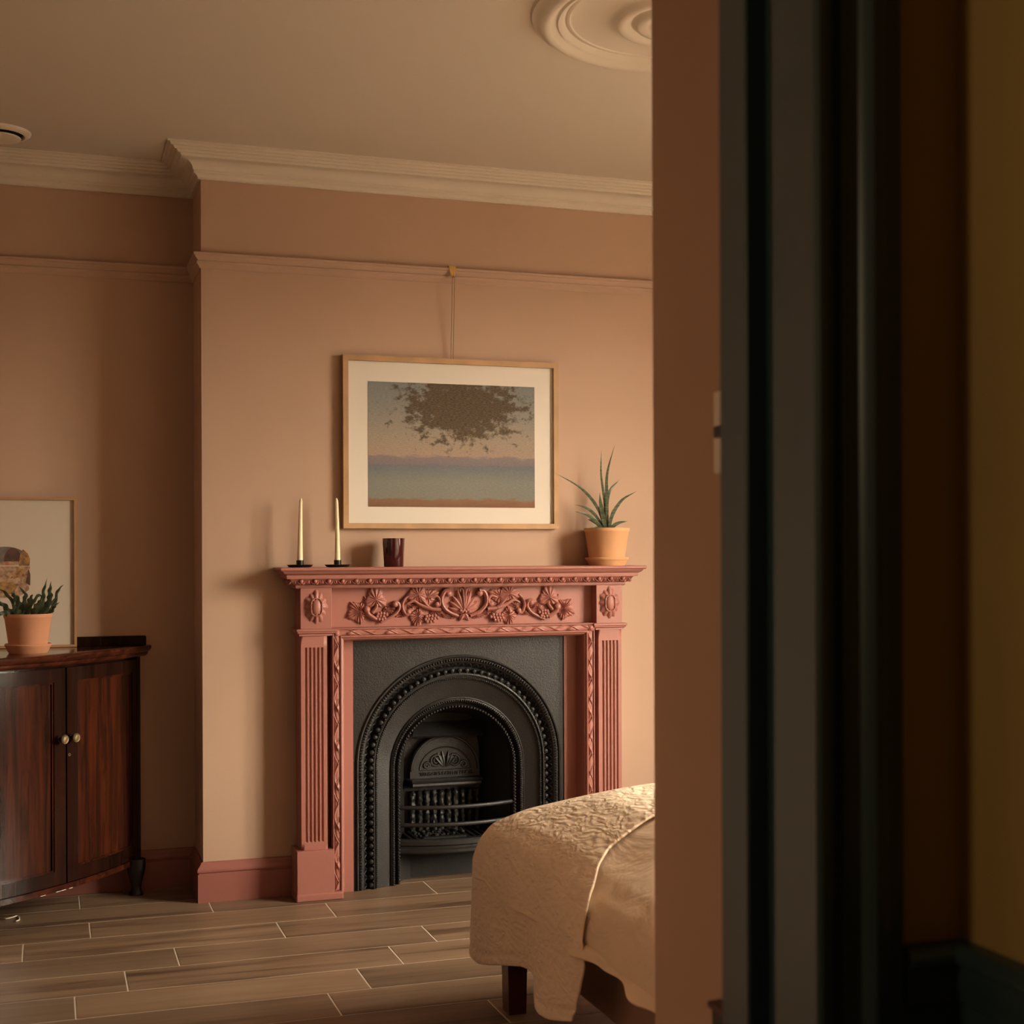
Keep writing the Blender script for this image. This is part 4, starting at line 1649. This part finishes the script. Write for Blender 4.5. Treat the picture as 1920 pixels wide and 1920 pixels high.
def quilt_hem(s, x, y):
    if s <= 1.45:
        return float(np.interp(y, [-2.30, -2.24, -2.17, -2.10, -2.05, -2.02, -1.99, -1.94, -1.88, -1.78, -1.68, -1.58, -1.48], [.245, .228, .210, .200, .205, .216, .232, .247, .243, .218, .190, .165, .158]))
    return .158


def quilt_flare(s, x, y):
    if s <= 1.45:
        return float(np.interp(y, [-2.30, -2.22, -2.14, -2.07, -2.02, -1.97, -1.92, -1.84, -1.74, -1.62, -1.50], [.006, .020, .026, .020, .004, -.014, -.018, -.004, .010, .004, .010])) 
    return .012


q = cloth('quilt', 'quilt', .016, quilt_near, quilt_hem, 2.62, quilt_flare, .006, .010, border=.026)
tag(q, 'stitched beige quilt draped over the foot of the bed with its edge hanging low', 'quilt')


def duvet_hem(s, x, y):
    return .382 + .005 * math.sin(y * 15 + .6) + .003 * math.sin(y * 37)


def duvet_flare(s, x, y):
    return .014 + .012 * math.sin(y * 19 + 1) + .006 * math.sin(y * 43)


d_ = cloth('duvet', 'duvet', .0, lambda e, t: -3.24, duvet_hem, 2.60, duvet_flare, .006, .014)
tag(d_, 'rumpled beige duvet showing below the quilt on the bed', 'duvet')

# ================================================================== CEILING ROSE, VENT
rx, ry = 1.587, -1.657
rprof = [(0, .046), (.035, .046), (.055, .040), (.070, .032), (.080, .034), (.095, .038), (.108, .034), (.115, .024), (.122, .022), (.135, .030), (.150, .034), (.160, .030),
         (.168, .020), (.182, .014), (.21, .010), (.278, .008), (.283, .009), (.285, .012), (.294, .012), (.297, .0095), (.300, .012), (.306, .020), (.316, .023),
         (.321, .018), (.326, .020), (.336, .030), (.347, .034), (.358, .031), (.368, .022), (.374, .016), (.382, .012), (.386, .010), (.390, 0)]
ro = MB().lathe([(r, -z) for r, z in rprof], (rx, ry, ZC), 128).obj('ceiling_rose', 'plaster_cream', smooth=40)
tag(ro, 'round cream plaster ceiling rose with concentric rings', 'ceiling rose')
vx, vy = -.150, -.028
V = thing('ceiling_vent', 'round cream ceiling vent with a raised centre disc', 'vent', (vx, vy, ZC))
MB().lathe([(.076, .002), (.076, -.010), (.080, -.014), (.088, -.013), (.099, -.005), (.101, .001)], (vx, vy, ZC), 64).obj('vent_ring', 'vent_white', V, smooth=40)
MB().lathe([(0, -.020), (.03, -.0195), (.055, -.017), (.066, -.013), (.0675, -.010), (.064, -.007), (0, -.005)], (vx, vy, ZC - .010), 64).obj('vent_disc', 'vent_white', V, smooth=40)
MB().lathe([(0, -.0015), (.0765, -.0015)], (vx, vy, ZC), 48).obj('vent_gap_shade', 'soot_and_shade', V)  # near-black disc painting in the shade of the gap behind the vent disc
MB().lathe([(0, -.001), (.012, -.001), (.012, -.018), (0, -.018)], (vx, vy, ZC), 20).obj('vent_stem', 'vent_white', V)

# ================================================================== WALL FITTINGS ON THE DOORWAY NIB
sw = MB()
sw.box(.7705, .7805, -3.545, -3.479, 1.3190, 1.4190, .002)
SWT = thing('light_switch', 'pale light switch plate on the pink wall end beside the doorway', 'switch', (.78, -3.49, 1.369))
sw.obj('plate', 'white_plastic', SWT)
MB().box(.7665, .7710, -3.520, -3.488, 1.362, 1.376, .001).obj('rocker', 'black_plastic', SWT)
bk = MB()
bk.box(.7655, .7805, -3.555, -3.478, .585, .670, .003)
BKT = thing('wall_fitting', 'slim dark wall fitting low on the pink wall end beside the doorway', 'wall fitting', (.78, -3.50, .62))
bk.obj('body', 'black_plastic', BKT)
MB().box(.7615, .7805, -3.558, -3.474, .667, .676, .002).obj('cap', 'bed_wood', BKT)

# thin cable end on the floor by the cabinet
cbl = MB().tube([tuple(p) for p in spline([(-0.231, 0.078, .0035), (-0.177, 0.029, .0035), (-0.145, -0.026, .0035), (-0.122, -0.020, .0035), (-0.102, -0.004, .0035), (-0.097, -0.057, .0035), (-0.107, -0.076, .0035)], 6)], .0022, 6)
tag(cbl.obj('cable', 'grout', smooth=60), 'thin pale cable end lying on the floor planks by the cabinet', 'cable')
